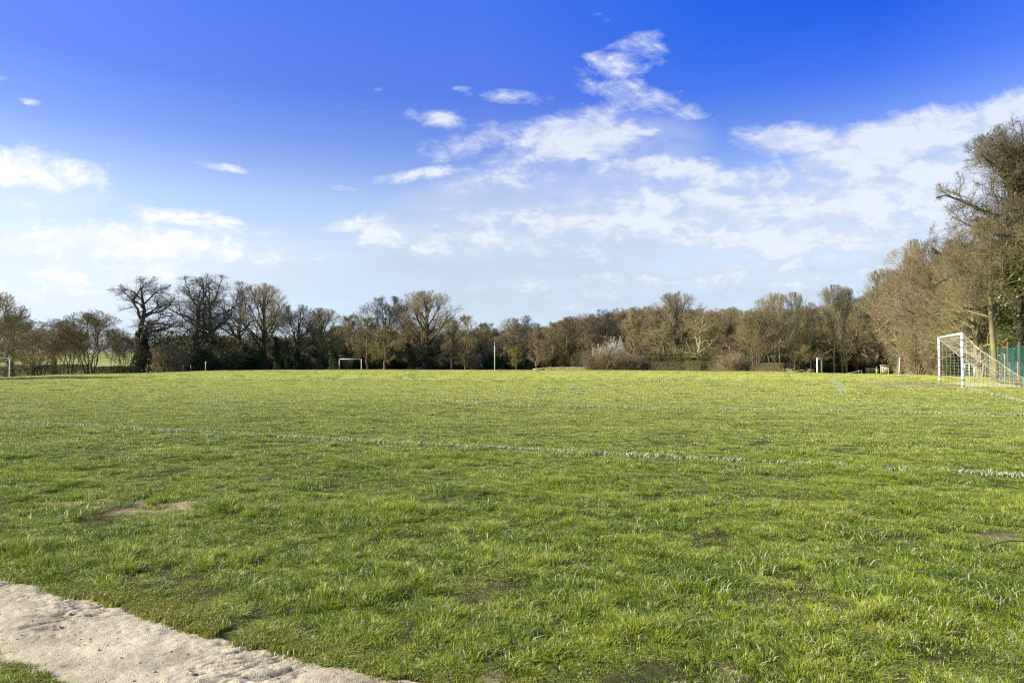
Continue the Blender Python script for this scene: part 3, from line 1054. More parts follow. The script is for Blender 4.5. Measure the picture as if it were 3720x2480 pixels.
def spawn(P, R, nc, rng, t0=0.2, t1=1.0, ang=(35, 65), ratio=0.5, k=6, wob=0.12, up=0.03, env=None, rr=0.6, rmin=0.01, envf=1.0, direct=False):
    n, kk, _ = P.shape
    t = t0 + (t1 - t0) * (np.arange(nc)[None] + rng.rand(n, nc)) / nc
    f = t * (kk - 1)
    i0 = np.minimum(f.astype(int), kk - 2); fr = (f - i0)[..., None]
    rows = np.arange(n)[:, None]
    o = P[rows, i0] * (1 - fr) + P[rows, i0 + 1] * fr
    tg = P[rows, i0 + 1] - P[rows, i0]
    tg /= np.linalg.norm(tg, axis=2, keepdims=True) + 1e-9
    r0 = (R[rows, i0] * (1 - fr[..., 0]) + R[rows, i0 + 1] * fr[..., 0])
    plen = np.linalg.norm(np.diff(P, axis=1), axis=2).sum(1)
    az = (np.arange(nc)[None] * 2.4 + rng.rand(n, 1) * 6.28 + rng.randn(n, nc) * 0.4)
    ref = np.array([0.3, 0.2, 0.93])
    a = np.cross(tg, ref); a /= np.linalg.norm(a, axis=2, keepdims=True) + 1e-9
    b = np.cross(tg, a)
    pr = a * np.cos(az)[..., None] + b * np.sin(az)[..., None]
    lo, hi = ang
    th = np.radians(hi + (lo - hi) * t + rng.randn(n, nc) * 7)[..., None]
    d = tg * np.cos(th) + pr * np.sin(th)
    d[..., 2] += up
    d /= np.linalg.norm(d, axis=2, keepdims=True)
    o = o.reshape(-1, 3); d = d.reshape(-1, 3)
    L = (plen[:, None] * ratio * (1.15 - 0.6 * t) * (0.65 + 0.6 * rng.rand(n, nc))).ravel()
    if env is not None:
        # lumpy envelope
        e = env_dist(o, d, env[0], env[1]) * envf
        if direct:
            L = np.maximum(e * (0.70 + 0.38 * rng.rand(len(e))), 0.3)
        else:
            L = np.minimum(L, e * (0.70 + 0.65 * rng.rand(len(e))) + 0.15 * L)
    ra = np.maximum(r0.ravel() * rr, rmin)
    return walk(o, d, L, k, wob, up * 0.6, rng, ra, np.maximum(ra * 0.25, rmin * 0.6))


def leaves(pts, size, rng, spread=0.0, flat=0.3):
    n = len(pts)
    c = pts + rng.randn(n, 3) * spread
    a = rng.randn(n, 3); a /= np.linalg.norm(a, axis=1, keepdims=True)
    b = np.cross(a, rng.randn(n, 3)); b /= np.linalg.norm(b, axis=1, keepdims=True)
    s = size * (0.6 + 0.8 * rng.rand(n))[:, None]
    v = np.stack([c - a * s * .5, c + b * s * .32 + a * s * .05, c + a * s * .55, c - b * s * .32 + a * s * .05], 1)
    return v.reshape(-1, 3), np.arange(n * 4).reshape(n, 4)


def make_tree(seed, H=10.0, stems=None, trunk_t=(0.25, 0.95), nlimb=13, limb_ang=(25, 75), limb_wob=0.16, up=0.05,
              env=None, n2=8, n3=7, n4=6, n5=0, r0=0.30, wob=0.16, rmin=0.012, ang=(35, 60), buds=0, bud_size=0.10,
              ivy=0, ivy_size=0.16, ivy_h=0.6, ivy_r=0.35, sides=7, up2=0.03, limb_rr=0.55, ivy_limb=0, twob=0.012):
    rng = np.random.RandomState(seed)
    if stems is None:
        stems = [((0, 0), (0, 0), 0.9, 1.0)]
    tm, cm = MB(), MB()
    tips, ivp = [], []
    for (bx, by), (tx, ty), th, sc in stems:
        k = 12
        o = np.array([[bx, by, -0.25]])
        top = np.array([tx, ty, H * th])
        t = np.linspace(0, 1, k)
        P0 = o[:, None] + (top - o[0])[None, None] * t[None, :, None]
        wv = np.cumsum(rng.randn(1, k, 3) * np.array([1, 1, 0]) * H * twob, axis=1)
        P0 = P0 + wv - wv[:, :1]
        R0 = (r0 * sc * ((1 - t) ** 0.8 * 0.9 + 0.10) * (1 + 0.5 * np.exp(-t * 18)))[None]
        tm.tubes(P0, R0, sides + 2)
        P1, R1 = spawn(P0, R0, nlimb, rng, trunk_t[0], trunk_t[1], limb_ang, 1, 11, limb_wob, up, env, limb_rr, rmin * 3, 1.0, True)
        tm.tubes(P1, R1, sides)
        P2, R2 = spawn(P1, R1, n2, rng, 0.18, 1.0, ang, 0.52, 7, wob, up2, env, 0.6, rmin * 1.8)
        cm.tubes(P2, R2, 4)
        P3, R3 = spawn(P2, R2, n3, rng, 0.15, 1.0, ang, 0.55, 5, wob, up2, env, 0.6, rmin * 1.3)
        cm.tubes(P3, R3, 3)
        P4, R4 = spawn(P3, R3, n4, rng, 0.1, 1.0, ang, 0.62, 4 if n5 else 3, wob, up2, env, 0.6, rmin)
        cm.tubes(P4, R4, 3)
        last = P4
        if n5:
            P5, R5 = spawn(P4, R4, n5, rng, 0.1, 1.0, ang, 0.65, 3, wob, up2, env, 0.6, rmin * 0.8)
            cm.tubes(P5, R5, 3)
            last = P5
        tips.append(last.reshape(-1, 3))
        if ivy:
            f = rng.rand(ivy) ** 0.8 * ivy_h
            i = (f * (k - 1)).astype(int)
            base = P0[0, i] + (P0[0, np.minimum(i + 1, k - 1)] - P0[0, i]) * (f * (k - 1) - i)[:, None]
            lump = 0.6 + 0.8 * vnoise(f * 14, np.zeros(ivy), 1, seed)
            rad = (ivy_r * lump * (1.1 - f * 0.8 / max(ivy_h, .1)) * np.sqrt(rng.rand(ivy)) + R0[0, i])
            az = rng.rand(ivy) * 6.28
            ivp.append(base + np.stack([np.cos(az) * rad, np.sin(az) * rad, rng.randn(ivy) * .1], 1))
        if ivy_limb:
            li = rng.randint(0, len(P1), ivy_limb); tt = rng.rand(ivy_limb) * 0.6
            i = (tt * 10).astype(int)
            ivp.append(P1[li, i] + rng.randn(ivy_limb, 3) * 0.22)
    trunk_me = tm.mesh('trunk', True)
    nq = sum(len(q) for q in cm.q)
    mid = None
    if buds:
        tp = np.concatenate(tips)
        sel = tp[rng.randint(0, len(tp), buds)]
        v, q = leaves(sel, bud_size, rng, 0.04)
        cm.add(v, q)
        mid = np.concatenate([np.zeros(nq, int), np.ones(len(q), int)])
    v = np.concatenate(cm.v)
    crown_me = raw_mesh('crown', v, [np.concatenate(cm.q)], False, mid)
    ivy_me = None
    if ivp:
        iv = np.concatenate(ivp)
        vv, q = leaves(iv, ivy_size, rng, 0.02)
        ivy_me = raw_mesh('ivy', vv, [q])
    return dict(trunk=trunk_me, crown=crown_me, ivy=ivy_me)


E = lambda cx, cy, cz, rx, ry, rz: (np.array([cx, cy, cz], float), np.array([rx, ry, rz], float))
PR_ = {}
def proto(name, mats, **kw):
    PR_[name] = (make_tree(**kw), mats)

# unit trees: 10 m high, crown radius 4 m
proto('oak1', ('bark_dark', 'twig_dark', 'ivy'), seed=1, trunk_t=(0.30, 0.95), nlimb=14, limb_ang=(25, 88), limb_wob=0.24, up=0.02, env=E(0, 0, 6.3, 4.3, 4.0, 3.8), n2=8, n3=7, n4=5, n5=2, r0=0.34, wob=0.24, rmin=0.0058, limb_rr=0.68, ivy=2600, ivy_h=0.48, ivy_size=0.15, ivy_r=0.36)
proto('oak2', ('bark_dark', 'twig_dark', 'ivy'), seed=22, trunk_t=(0.22, 0.95), nlimb=15, limb_ang=(22, 70), limb_wob=0.2, up=0.06, env=E(0, 0, 6.1, 4.1, 4.0, 4.0), n2=8, n3=7, n4=5, n5=2, r0=0.30, wob=0.2, rmin=0.0058, limb_rr=0.68, ivy=1500, ivy_h=0.35, ivy_size=0.14, ivy_r=0.22)
proto('fan1', ('bark_dark', 'twig_brown', 'ivy'), seed=3, trunk_t=(0.16, 0.9), nlimb=18, limb_ang=(14, 58), limb_wob=0.10, up=0.07, env=E(0, 0, 6.0, 4.0, 3.8, 4.05), n2=9, n3=8, n4=5, n5=2, r0=0.24, wob=0.12, rmin=0.0062, limb_rr=0.68, ang=(22, 45), up2=0.05, ivy=700, ivy_h=0.3, ivy_r=0.2)
proto('fan2', ('bark_dark', 'twig_dark', 'ivy'), seed=44, stems=[((0, 0), (-1.0, 0), 0.82, 1.0), ((0.1, 0), (1.3, 0.4), 0.8, 0.8)], trunk_t=(0.2, 0.95), nlimb=11, limb_ang=(14, 60), limb_wob=0.12, up=0.06, env=E(0, 0, 5.9, 4.0, 3.8, 4.1), n2=8, n3=8, n4=5, n5=2, r0=0.22, wob=0.14, rmin=0.0062, limb_rr=0.68, ang=(25, 48), ivy=900, ivy_h=0.35, ivy_r=0.25)
proto('round1', ('bark_brown', 'twig_brown', 'ivy'), seed=5, trunk_t=(0.12, 0.95), nlimb=17, limb_ang=(20, 80), limb_wob=0.18, up=0.05, env=E(0, 0, 5.4, 4.0, 3.8, 4.6), n2=9, n3=8, n4=6, n5=2, r0=0.27, wob=0.18, rmin=0.0068, limb_rr=0.72)
proto('round2', ('bark_brown', 'twig_red', 'ivy'), seed=66, trunk_t=(0.12, 0.95), nlimb=17, limb_ang=(18, 75), limb_wob=0.16, up=0.06, env=E(0, 0, 5.5, 4.0, 3.8, 4.5), n2=9, n3=8, n4=6, n5=2, r0=0.26, wob=0.16, rmin=0.0068, limb_rr=0.72)
proto('round3', ('bark_pale', 'twig_olive', 'ivy'), seed=7, trunk_t=(0.10, 0.95), nlimb=16, limb_ang=(20, 85), limb_wob=0.22, up=0.04, env=E(0, 0, 5.3, 4.1, 3.8, 4.7), n2=9, n3=8, n4=6, n5=2, r0=0.27, wob=0.2, rmin=0.0068, limb_rr=0.72, buds=2500, bud_size=0.07)
proto('yellow1', ('bark_brown', 'twig_olive', 'ivy', 'bud_olive'), seed=8, trunk_t=(0.12, 0.95), nlimb=15, limb_ang=(20, 75), limb_wob=0.2, up=0.05, env=E(0, 0, 5.5, 4.0, 3.8, 4.5), n2=8, n3=8, n4=6, n5=0, r0=0.22, wob=0.2, rmin=0.009, limb_rr=0.7, buds=9000, bud_size=0.09)
proto('yellow2', ('bark_brown', 'twig_olive', 'ivy', 'bud_yellow'), seed=9, trunk_t=(0.08, 0.95), nlimb=14, limb_ang=(20, 70), limb_wob=0.18, up=0.05, env=E(0, 0, 5.2, 4.0, 3.8, 4.8), n2=8, n3=7, n4=6, n5=0, r0=0.16, wob=0.18, rmin=0.009, limb_rr=0.7, buds=14000, bud_size=0.11)
proto('slim1', ('bark_pale', 'twig_pale', 'ivy'), seed=10, stems=[((0, 0), (0.2, 0), 0.97, 1.0)], trunk_t=(0.30, 0.97), nlimb=20, limb_ang=(25, 50), limb_wob=0.10, up=0.10, env=E(0, 0, 6.4, 3.9, 3.8, 3.7), n2=7, n3=6, n4=5, n5=0, r0=0.13, wob=0.10, rmin=0.009, ang=(22, 42), up2=0.06)
proto('slim2', ('bark_pale', 'twig_pale', 'ivy'), seed=11, stems=[((-0.5, 0), (-1.3, 0), 0.93, 1.0), ((0.6, 0), (1.4, 0.3), 0.97, .9), ((0.1, .3), (0.2, 0.6), 0.88, .8)], trunk_t=(0.28, 0.97), nlimb=11, limb_ang=(22, 48), limb_wob=0.10, up=0.10, env=E(0, 0, 6.2, 4.0, 3.8, 3.9), n2=7, n3=6, n4=4, n5=0, r0=0.11, wob=0.10, rmin=0.009, ang=(22, 42), up2=0.06)
proto('spray1', ('bark_brown', 'twig_brown', 'ivy'), seed=12, stems=[((math.cos(a) * .3, math.sin(a) * .3), (math.cos(a) * 2.0, math.sin(a) * 2.0), 0.86, 0.8) for a in (0, 1.2, 2.5, 3.8, 5.1)], trunk_t=(0.12, 0.95), nlimb=9, limb_ang=(15, 45), limb_wob=0.12, up=0.07, env=E(0, 0, 5.2, 4.0, 3.8, 4.8), n2=7, n3=6, n4=5, n5=0, r0=0.10, wob=0.14, rmin=0.010, ang=(25, 48), ivy=0)
proto('ivied1', ('bark_dark', 'twig_dark', 'ivy'), seed=13, trunk_t=(0.25, 0.95), nlimb=12, limb_ang=(20, 70), limb_wob=0.2, up=0.05, env=E(0, 0, 5.6, 3.8, 3.8, 4.4), n2=8, n3=7, n4=6, n5=0, r0=0.24, wob=0.2, rmin=0.009, limb_rr=0.7, ivy=6000, ivy_h=0.85, ivy_r=0.95, ivy_size=0.17, ivy_limb=3500)

_tree_cache = {}
def plant(kind, px, D, top, wpx, label, name='tree', group=None, rz=None, sink=0.0):
    """copy of a tree kind at photo column px and distance D, its top at photo row top, crown wpx wide"""
    g, mats = PR_[kind]
    p = at(px, D)
    H = (zrow(top, D) - p.z) * 1.02 + sink
    w = wpx / F * D * (1.5 if kind.startswith('fan') else 1.28)
    rz = (px * 0.37) % 6.28 if rz is None else rz
    root = empty(name, (p.x, p.y, p.z - sink), rz, (w / 8.0, w / 8.0, H / 10.0))
    tag(root, label, 'tree', group)
    for part, mi in (('trunk', 0), ('crown', 1), ('ivy', 2)):
        me = g[part]
        if me is None: continue
        if not me.materials:
            me.materials.append(M[mats[mi]])
            if part == 'crown' and len(mats) > 3:
                me.materials.append(M[mats[3]])
            elif part == 'crown':
                me.materials.append(M['bud_olive'])
        o = bpy.data.objects.new(part, me)
        COL.objects.link(o)
        o.parent = root
    return root


GL = 'bare trees along the left boundary'
GC = 'trees of the wood behind the far goal'
GR = 'trees of the brown wood right of the white pole'
GB_ = 'tall trees along the right side of the field'
# left boundary
plant('spray1', -70, 92, 1045, 260, 'bare tree at the left picture edge behind the cut-off goal', 'bare_tree', GL)
plant('yellow1', 40, 112, 1142, 190, 'green-tinged tree standing behind the cut-off goal net', 'budding_tree', GL)
plant('round3', 120, 118, 1165, 150, 'small green-grey tree rising over the clipped hedge beside the cut-off goal', 'bare_tree', GL)
plant('oak2', 195, 150, 1162, 150, 'thin dark tree behind the hedge between goal and spreading bush tree', 'bare_tree', GL)
plant('slim2', 232, 128, 1168, 110, 'cluster of thin upright stems behind the left hedge', 'bare_tree', GL)
plant('spray1', 330, 112, 1130, 215, 'broad bushy many-stemmed tree in the hedge left of the big ivy oak', 'bare_tree', GL)
plant('slim2', 415, 140, 1200, 120, 'group of thin trees seen under the limbs of the big ivy oak', 'bare_tree', GL)
plant('spray1', 150, 106, 1195, 150, 'low bushy tree in the hedge right of the cut-off goal', 'bare_tree', GL)
plant('spray1', 262, 118, 1190, 120, 'low twiggy tree between the upright stems and the broad bushy tree', 'bare_tree', GL, rz=2)
plant('round3', 20, 100, 1185, 130, 'low tree directly above the crossbar of the cut-off goal', 'bare_tree', GL)
plant('spray1', 455, 118, 1215, 110, 'low many-stemmed tree touching the trunk of the big ivy oak', 'bare_tree', GL, rz=1)
plant('oak1', 515, 121, 1010, 292, 'big round oak with ivy-wrapped trunk, leftmost of the tall skyline trees', 'oak_tree', GL, rz=0.4)
plant('oak2', 702, 128, 1012, 265, 'tall spreading bare oak with forked ivy trunk beside the left corner flag', 'oak_tree', GL, rz=1.0)
plant('oak2', 775, 138, 1003, 235, 'tallest bare oak of the left group, open crown with several peaks', 'oak_tree', GL, rz=4.1)
plant('oak2', 868, 146, 1030, 170, 'narrower dark tree between the tallest oak and the fan-shaped tree', 'bare_tree', GL, rz=2.2)
plant('fan1', 965, 140, 1036, 180, 'fan-shaped tree with brown twig tips and a leaning trunk', 'bare_tree', GL, rz=0.2)
plant('fan2', 1075, 150, 1108, 150, 'lower fan-shaped bare tree right of the brown-tipped one', 'bare_tree', GL)
plant('fan1', 1160, 152, 1122, 150, 'grey bare tree leaning right above the far goal', 'bare_tree', GL, rz=3.4)
plant('ivied1', 1010, 142, 1215, 85, 'dark ivy-smothered tree under the fan-shaped tree', 'ivy_tree', GL)
plant('ivied1', 790, 134, 1255, 85, 'short dark ivy-covered tree under the tallest oak', 'ivy_tree', GL)
plant('ivied1', 1045, 146, 1235, 70, 'dark ivy-covered leaning trunk left of the far goal', 'ivy_tree', GL)
plant('ivied1', 1215, 160, 1180, 120, 'heavy dark evergreen-looking tree directly over the far goal', 'ivy_tree', GC)
plant('ivied1', 900, 138, 1270, 80, 'low dark ivy mound between the left trunks', 'ivy_tree', GL)
# centre
plant('yellow1', 1262, 182, 1142, 125, 'olive budding oak above the far goal crossbar', 'budding_tree', GC)
plant('yellow1', 1330, 178, 1150, 110, 'olive-tinted oak left of the great round tree', 'budding_tree', GC, rz=2)
plant('yellow1', 1395, 172, 1178, 95, 'short olive tree at the foot of the pale fan tree', 'budding_tree', GC)
plant('fan2', 1405, 186, 1078, 190, 'pale open bare tree on the left of the double crown in mid picture', 'bare_tree', GC)
plant('fan1', 1550, 184, 1062, 225, 'great round-headed bare tree, tallest in mid picture', 'bare_tree', GC, rz=1.3)
plant('yellow2', 1478, 200, 1168, 90, 'bright yellow-green tree showing through the double crown', 'budding_tree', GC)
plant('ivied1', 1500, 180, 1240, 110, 'dark ivy mass at the foot of the great round tree', 'ivy_tree', GC)
plant('round1', 1640, 190, 1165, 110, 'brown tree on the right shoulder of the great round tree', 'bare_tree', GC)
plant('yellow1', 1690, 196, 1142, 95, 'olive tree with a pointed top left of the white pole', 'budding_tree', GC)
plant('yellow1', 1760, 192, 1170, 110, 'rounded olive tree standing just behind the white pole', 'budding_tree', GC, rz=3)
plant('round1', 1860, 196, 1158, 120, 'grey-brown tree right of the white pole', 'bare_tree', GR)
plant('oak2', 1915, 190, 1150, 110, 'greyer twiggy tree on the first hump right of the white pole', 'bare_tree', GR)
plant('round2', 1950, 178, 1195, 110, 'russet tree at the wood edge above the fallen log', 'bare_tree', GR)
plant('yellow2', 1875, 182, 1262, 68, 'small bright yellow sallow bush tree right of the white pole', 'budding_tree', GR)
# right wood
_rw = [
    ('yellow1', 2015, 176, 1168, 100, 'yellowish tree at the left end of the rising brown wood'),
    ('round1', 2070, 170, 1152, 120, 'brown tree third along the rising brown wood'),
    ('round2', 2130, 178, 1140, 120, 'reddish brown crown above the dry grass patch'),
    ('oak2', 2190, 168, 1128, 125, 'dark-limbed tree above the brown bramble bush'),
    ('round2', 2250, 172, 1120, 120, 'reddish crown above the white blossom'),
    ('round1', 2310, 160, 1118, 125, 'brown crown just right of the white blossom'),
    ('round2', 2370, 164, 1110, 120, 'reddish crown left of the open-crowned oak on the wood skyline'),
    ('fan1', 2462, 158, 1066, 175, 'open-crowned oak standing highest on the brown wood skyline'),
    ('round3', 2420, 142, 1170, 150, 'pale olive tree in front of the highest oak of the wood'),
    ('round2', 2340, 146, 1210, 130, 'low reddish tree above the left end of the right hedge'),
    ('round1', 2150, 160, 1215, 125, 'low brown tree behind the bramble bush'),
    ('round1', 2050, 162, 1225, 120, 'low brown tree behind the dry grass'),
    ('round3', 2535, 136, 1125, 200, 'pale mossy tree with crooked low limbs over the right hedge'),
    ('round2', 2600, 150, 1122, 120, 'reddish crown behind the pale mossy tree'),
    ('round1', 2662, 146, 1118, 110, 'grey-brown rounded crown in the dip of the wood skyline'),
    ('round2', 2640, 128, 1215, 130, 'dull brown low tree behind the dark bush right of the hedge'),
    ('spray1', 2745, 122, 1120, 150, 'twiggy fan of pale stems before the yellow-green tree'),
    ('yellow2', 2722, 138, 1180, 90, 'yellow-green tree showing among pale stems'),
    ('slim2', 2815, 112, 1072, 150, 'group of pale slender trees, first left of the edge-on goal'),
    ('slim1', 2885, 116, 1068, 100, 'pale slender tree with bent stem left of the edge-on goal'),
    ('round1', 2790, 132, 1120, 150, 'brown background tree behind the pale slender group'),
    ('round3', 2930, 126, 1150, 150, 'olive brown tree behind the edge-on goal'),
    ('slim1', 2945, 124, 1105, 70, 'thin pale trunk directly above the edge-on goal'),
    ('slim1', 3030, 106, 1042, 130, 'tall pale slender tree right of the edge-on goal'),
    ('slim2', 3068, 112, 1050, 120, 'second tall pale tree right of the edge-on goal'),
    ('yellow1', 3030, 128, 1160, 130, 'yellowish tree behind the tall pale pair'),
    ('round1', 3110, 122, 1110, 130, 'brown tree above the timber rails'),
]
for (kd, px, D, top, w, lab) in _rw:
    D = max(D, float(np.interp(px, _PX, _DE)) + (-6 if kd.startswith('slim') or kd == 'spray1' else 3))
    plant(kd, px, D, top, w, lab, 'budding_tree' if kd.startswith('yellow') else 'bare_tree', GR)
# right side, coming towards the camera
_rb = [
    ('round3', 3175, 138, 1045, 190, 'pale brown tree rising just left of the red corner flag'),
    ('slim2', 3215, 140, 985, 170, 'grey twiggy tree above the notice board'),
    ('round1', 3265, 84, 985, 230, 'brown tree above the red corner flag with sweeping low branches'),
    ('round2', 3300, 78, 900, 200, 'tall russet tree right above the red corner flag'),
    ('slim1', 3325, 84, 880, 130, 'slender grey tree poking above the russet ones'),
    ('round1', 3370, 70, 960, 260, 'wide brown tree behind the left goal post of the near goal'),
    ('round2', 3420, 66, 865, 250, 'dense russet tree over the crossbar of the near goal'),
    ('round3', 3400, 62, 1090, 240, 'low olive tree directly behind the near goal'),
    ('round1', 3500, 60, 890, 290, 'dense brown tree behind the net of the near goal'),
    ('round3', 3560, 56, 985, 280, 'pale-limbed brown tree above the green net fence'),
    ('ivied1', 3530, 60, 1060, 170, 'dark ivy-grown tree behind the near goal net'),
    ('round1', 3650, 64, 880, 300, 'brown tree behind the great ivy oak'),
    ('yellow1', 3690, 56, 950, 260, 'olive leafy tree low behind the green net fence'),
]
for (kd, px, D, top, w, lab) in _rb:
    plant(kd, px, D, top, w, lab, 'bare_tree', GB_)


# the great oak at the right edge, and the mossy trunk beside it
def big_oak():
    D = 52
    p = at(3686, D)
    H = 18.0
    g = make_tree(77, H=H, stems=[((0, 0), (0.6, 0), 0.93, 1.0)], trunk_t=(0.30, 0.97), nlimb=30, limb_ang=(28, 95), limb_wob=0.20, up=0.012,
                  env=E(0.6, 0, 11.8, 6.3, 6.0, 7.6), n2=9, n3=8, n4=7, n5=2, r0=0.52, wob=0.22, rmin=0.0085, ivy=9000, ivy_h=0.92, ivy_r=0.95,
                  ivy_size=0.18, ivy_limb=12000, sides=9, limb_rr=0.66)
    r = empty('oak_tree', p)
    tag(r, 'huge dark ivy-clad oak at the right edge reaching highest in the picture', 'tree', GB_)
    link('trunk', g['trunk'], r, [M['bark_dark']])
    link('crown', g['crown'], r, [M['twig_oak'], M['bud_olive']])
    link('ivy', g['ivy'], r, [M['ivy_lit']])
    p = at(3612, 47)
    g = make_tree(78, H=11.5, trunk_t=(0.38, 0.95), stems=[((0, 0), (-0.1, 0), 0.95, 1.0)], nlimb=12, limb_ang=(30, 85), limb_wob=0.24, up=0.02, env=E(0, 0, 6.8, 4.6, 4.2, 4.4),
                  n2=9, n3=8, n4=6, n5=3, r0=0.20, wob=0.2, rmin=0.008, twob=0.004)
    r = empty('mossy_tree', p)
    tag(r, 'mossy yellow-green straight trunk rising behind the green net fence', 'tree', GB_)
    link('trunk', g['trunk'], r, [M['bark_moss']])
    link('crown', g['crown'], r, [M['twig_brown'], M['bud_olive']])


big_oak()
# a tree left of the view whose shadow lies over the grass
proto('ever1', ('bark_dark', 'twig_dark', 'ivy'), seed=15, trunk_t=(0.12, 0.95), nlimb=16, limb_ang=(25, 85), limb_wob=0.2, up=0.03, env=E(0, 0, 5.4, 3.8, 3.8, 4.5), n2=8, n3=7, n4=5, r0=0.24, wob=0.2, rmin=0.012, ivy=3000, ivy_h=0.9, ivy_r=1.0, ivy_size=0.26, ivy_limb=16000)
for (kd, px, D, top, w, lab) in (('ever1', -560, 45, 850, 330, 'dense ivy tree outside the left picture edge, nearest of the three'), ('ever1', -500, 47, 900, 300, 'lowest dense ivy tree outside the left picture edge'), ('ever1', -590, 49, 810, 300, 'tallest dense ivy tree outside the left picture edge')):
    plant(kd, px, D, top, w, lab, 'bare_tree')


# ------------------------------------------------------------------ woodland mass, undergrowth, hedges
def mass():
    rs = np.random.RandomState(3)
    kinds = ['round1', 'round2', 'round3', 'oak2', 'fan1']
    protos = []
    for kd in kinds:
        g, mats = PR_[kd]
        tv = len(g['trunk'].vertices)
        # light-weight tree: trunk and crown in one source mesh
        me = g['crown'].copy()
        o1 = bpy.data.objects.new('src', me)
        if not me.materials:
            me.materials.append(M[mats[1]])
        protos.append(o1)
    SX = [0, 600, 1240, 1400, 1660, 1800, 1900, 1990, 2150, 2300, 2420, 2560, 2700, 2800, 3000, 3150, 3250, 3350, 3450, 3600, 3800, 4200]
    SY = [1225, 1215, 1180, 1190, 1185, 1180, 1165, 1160, 1132, 1112, 1100, 1118, 1118, 1112, 1105, 1065, 1010, 950, 920, 900, 880, 880]
    P, R, S_, I = [], [], [], []
    for px in range(1180, 5400, 22):
        de = np.interp(px, _PX, _DE)
        if px > 3300: de = max(de, 60)
        for row in range(4):
            D = de + 12 + row * 9 + rs.rand() * 6
            q = px + rs.randn() * 10
            p = at(q, D)
            top = np.interp(q, SX, SY) + rs.rand() * 26 + (3 - row) * 12
            H = zrow(top, D) - p.z
            w = H * (0.55 + 0.25 * rs.rand())
            P.append(p); R.append(rs.rand() * 6.28); S_.append((w / 8, w / 8, H / 10)); I.append(rs.randint(0, 5 if px > 1900 else 5))
    # thin far wood beyond the left meadow
    for px in range(-300, 1260, 15):
        D = 330 + rs.rand() * 40
        p = at(px, D)
        top = 1232 + rs.rand() * 18 - (12 if 560 < px < 1100 else 0)
        H = max(zrow(top, D) - p.z, 3)
        w = H * 0.9
        P.append(p); R.append(rs.rand() * 6.28); S_.append((w / 8, w / 8, H / 10)); I.append(rs.randint(0, 5))
    scatter('woods', [tuple(p) for p in P], R, S_, I, protos, 'mass of bare brown woodland receding behind the field', 'woodland')


def bush_mesh(seed, kind):
    rng = np.random.RandomState(seed)
    cm = MB()
    n = 46
    az = rng.rand(n) * 6.28; tilt = rng.rand(n) * 0.9
    o = np.stack([np.cos(az) * rng.rand(n) * .5, np.sin(az) * rng.rand(n) * .5, np.zeros(n) - .1], 1)
    d = np.stack([np.cos(az) * tilt, np.sin(az) * tilt, np.ones(n)], 1); d /= np.linalg.norm(d, axis=1, keepdims=True)
    L = 0.75 + 0.45 * rng.rand(n)
    P1, R1 = walk(o * 0.6, d, L, 6, 0.12, -0.02, rng, np.full(n, 0.012), np.full(n, 0.005))
    cm.tubes(P1, R1, 3)
    P2, R2 = spawn(P1, R1, 9, rng, 0.15, 1, (30, 60), 0.5, 4, 0.15, 0.0, None, 0.6, 0.004)
    cm.tubes(P2, R2, 3)
    P3, R3 = spawn(P2, R2, 6, rng, 0.1, 1, (30, 60), 0.6, 3, 0.15, 0.0, None, 0.6, 0.0035)
    cm.tubes(P3, R3, 3)
    nq = sum(len(q) for q in cm.q)
    nleaf = {'dark': 5500, 'brown': 900, 'blossom': 7000, 'hedge': 3000}[kind]
    tp = P3.reshape(-1, 3)
    sel = tp[rng.randint(0, len(tp), nleaf)]
    if kind == 'dark':
        sel = np.concatenate([sel, rng.randn(nleaf // 2, 3) * np.array([.4, .4, .25]) + np.array([0, 0, .45])])
        sel = sel[sel[:, 2] > 0]
    if kind == 'blossom':
        sel = sel[vnoise(sel[:, 0] * 2 + 5, sel[:, 2] * 2) + 0.5 * sel[:, 2] > 0.90]
    v, q = leaves(sel, 0.055 if kind != 'dark' else 0.075, rng, 0.03)
    cm.add(v, q)
    mid = np.concatenate([np.zeros(nq, int), np.ones(len(q), int)])
    me = raw_mesh('bush', np.concatenate(cm.v), [np.concatenate(cm.q)], False, mid)
    if seed == 2: kind = 'dark2'
    a, b = {'dark2': ('twig_brown', 'hedge_leaf'), 'dark': ('twig_dark', 'ivy'), 'brown': ('twig_red', 'dead_leaf'), 'blossom': ('twig_brown', 'blossom'), 'hedge': ('twig_brown', 'hedge_leaf')}[kind]
    me.materials.append(M[a]); me.materials.append(M[b])
    return me


BUSH = {'dark': bush_mesh(1, 'dark'), 'dark2': bush_mesh(2, 'dark'), 'brown': bush_mesh(3, 'brown'), 'brown2': bush_mesh(4, 'brown'), 'blossom': bush_mesh(5, 'blossom')}


def bush(kind, px, D, top, wpx, label, name, cat='bush', group=None):
    p = at(px, D)
    H = zrow(top, D) - p.z
    w = wpx / F * D
    o = bpy.data.objects.new(name, BUSH[kind])
    COL.objects.link(o)
    o.location = p
    o.rotation_euler = (0, 0, px * 0.7 % 6.28)
    o.scale = (w / 1.7, w / 1.7, H / 1.05)
    tag(o, label, cat, group)
    return o


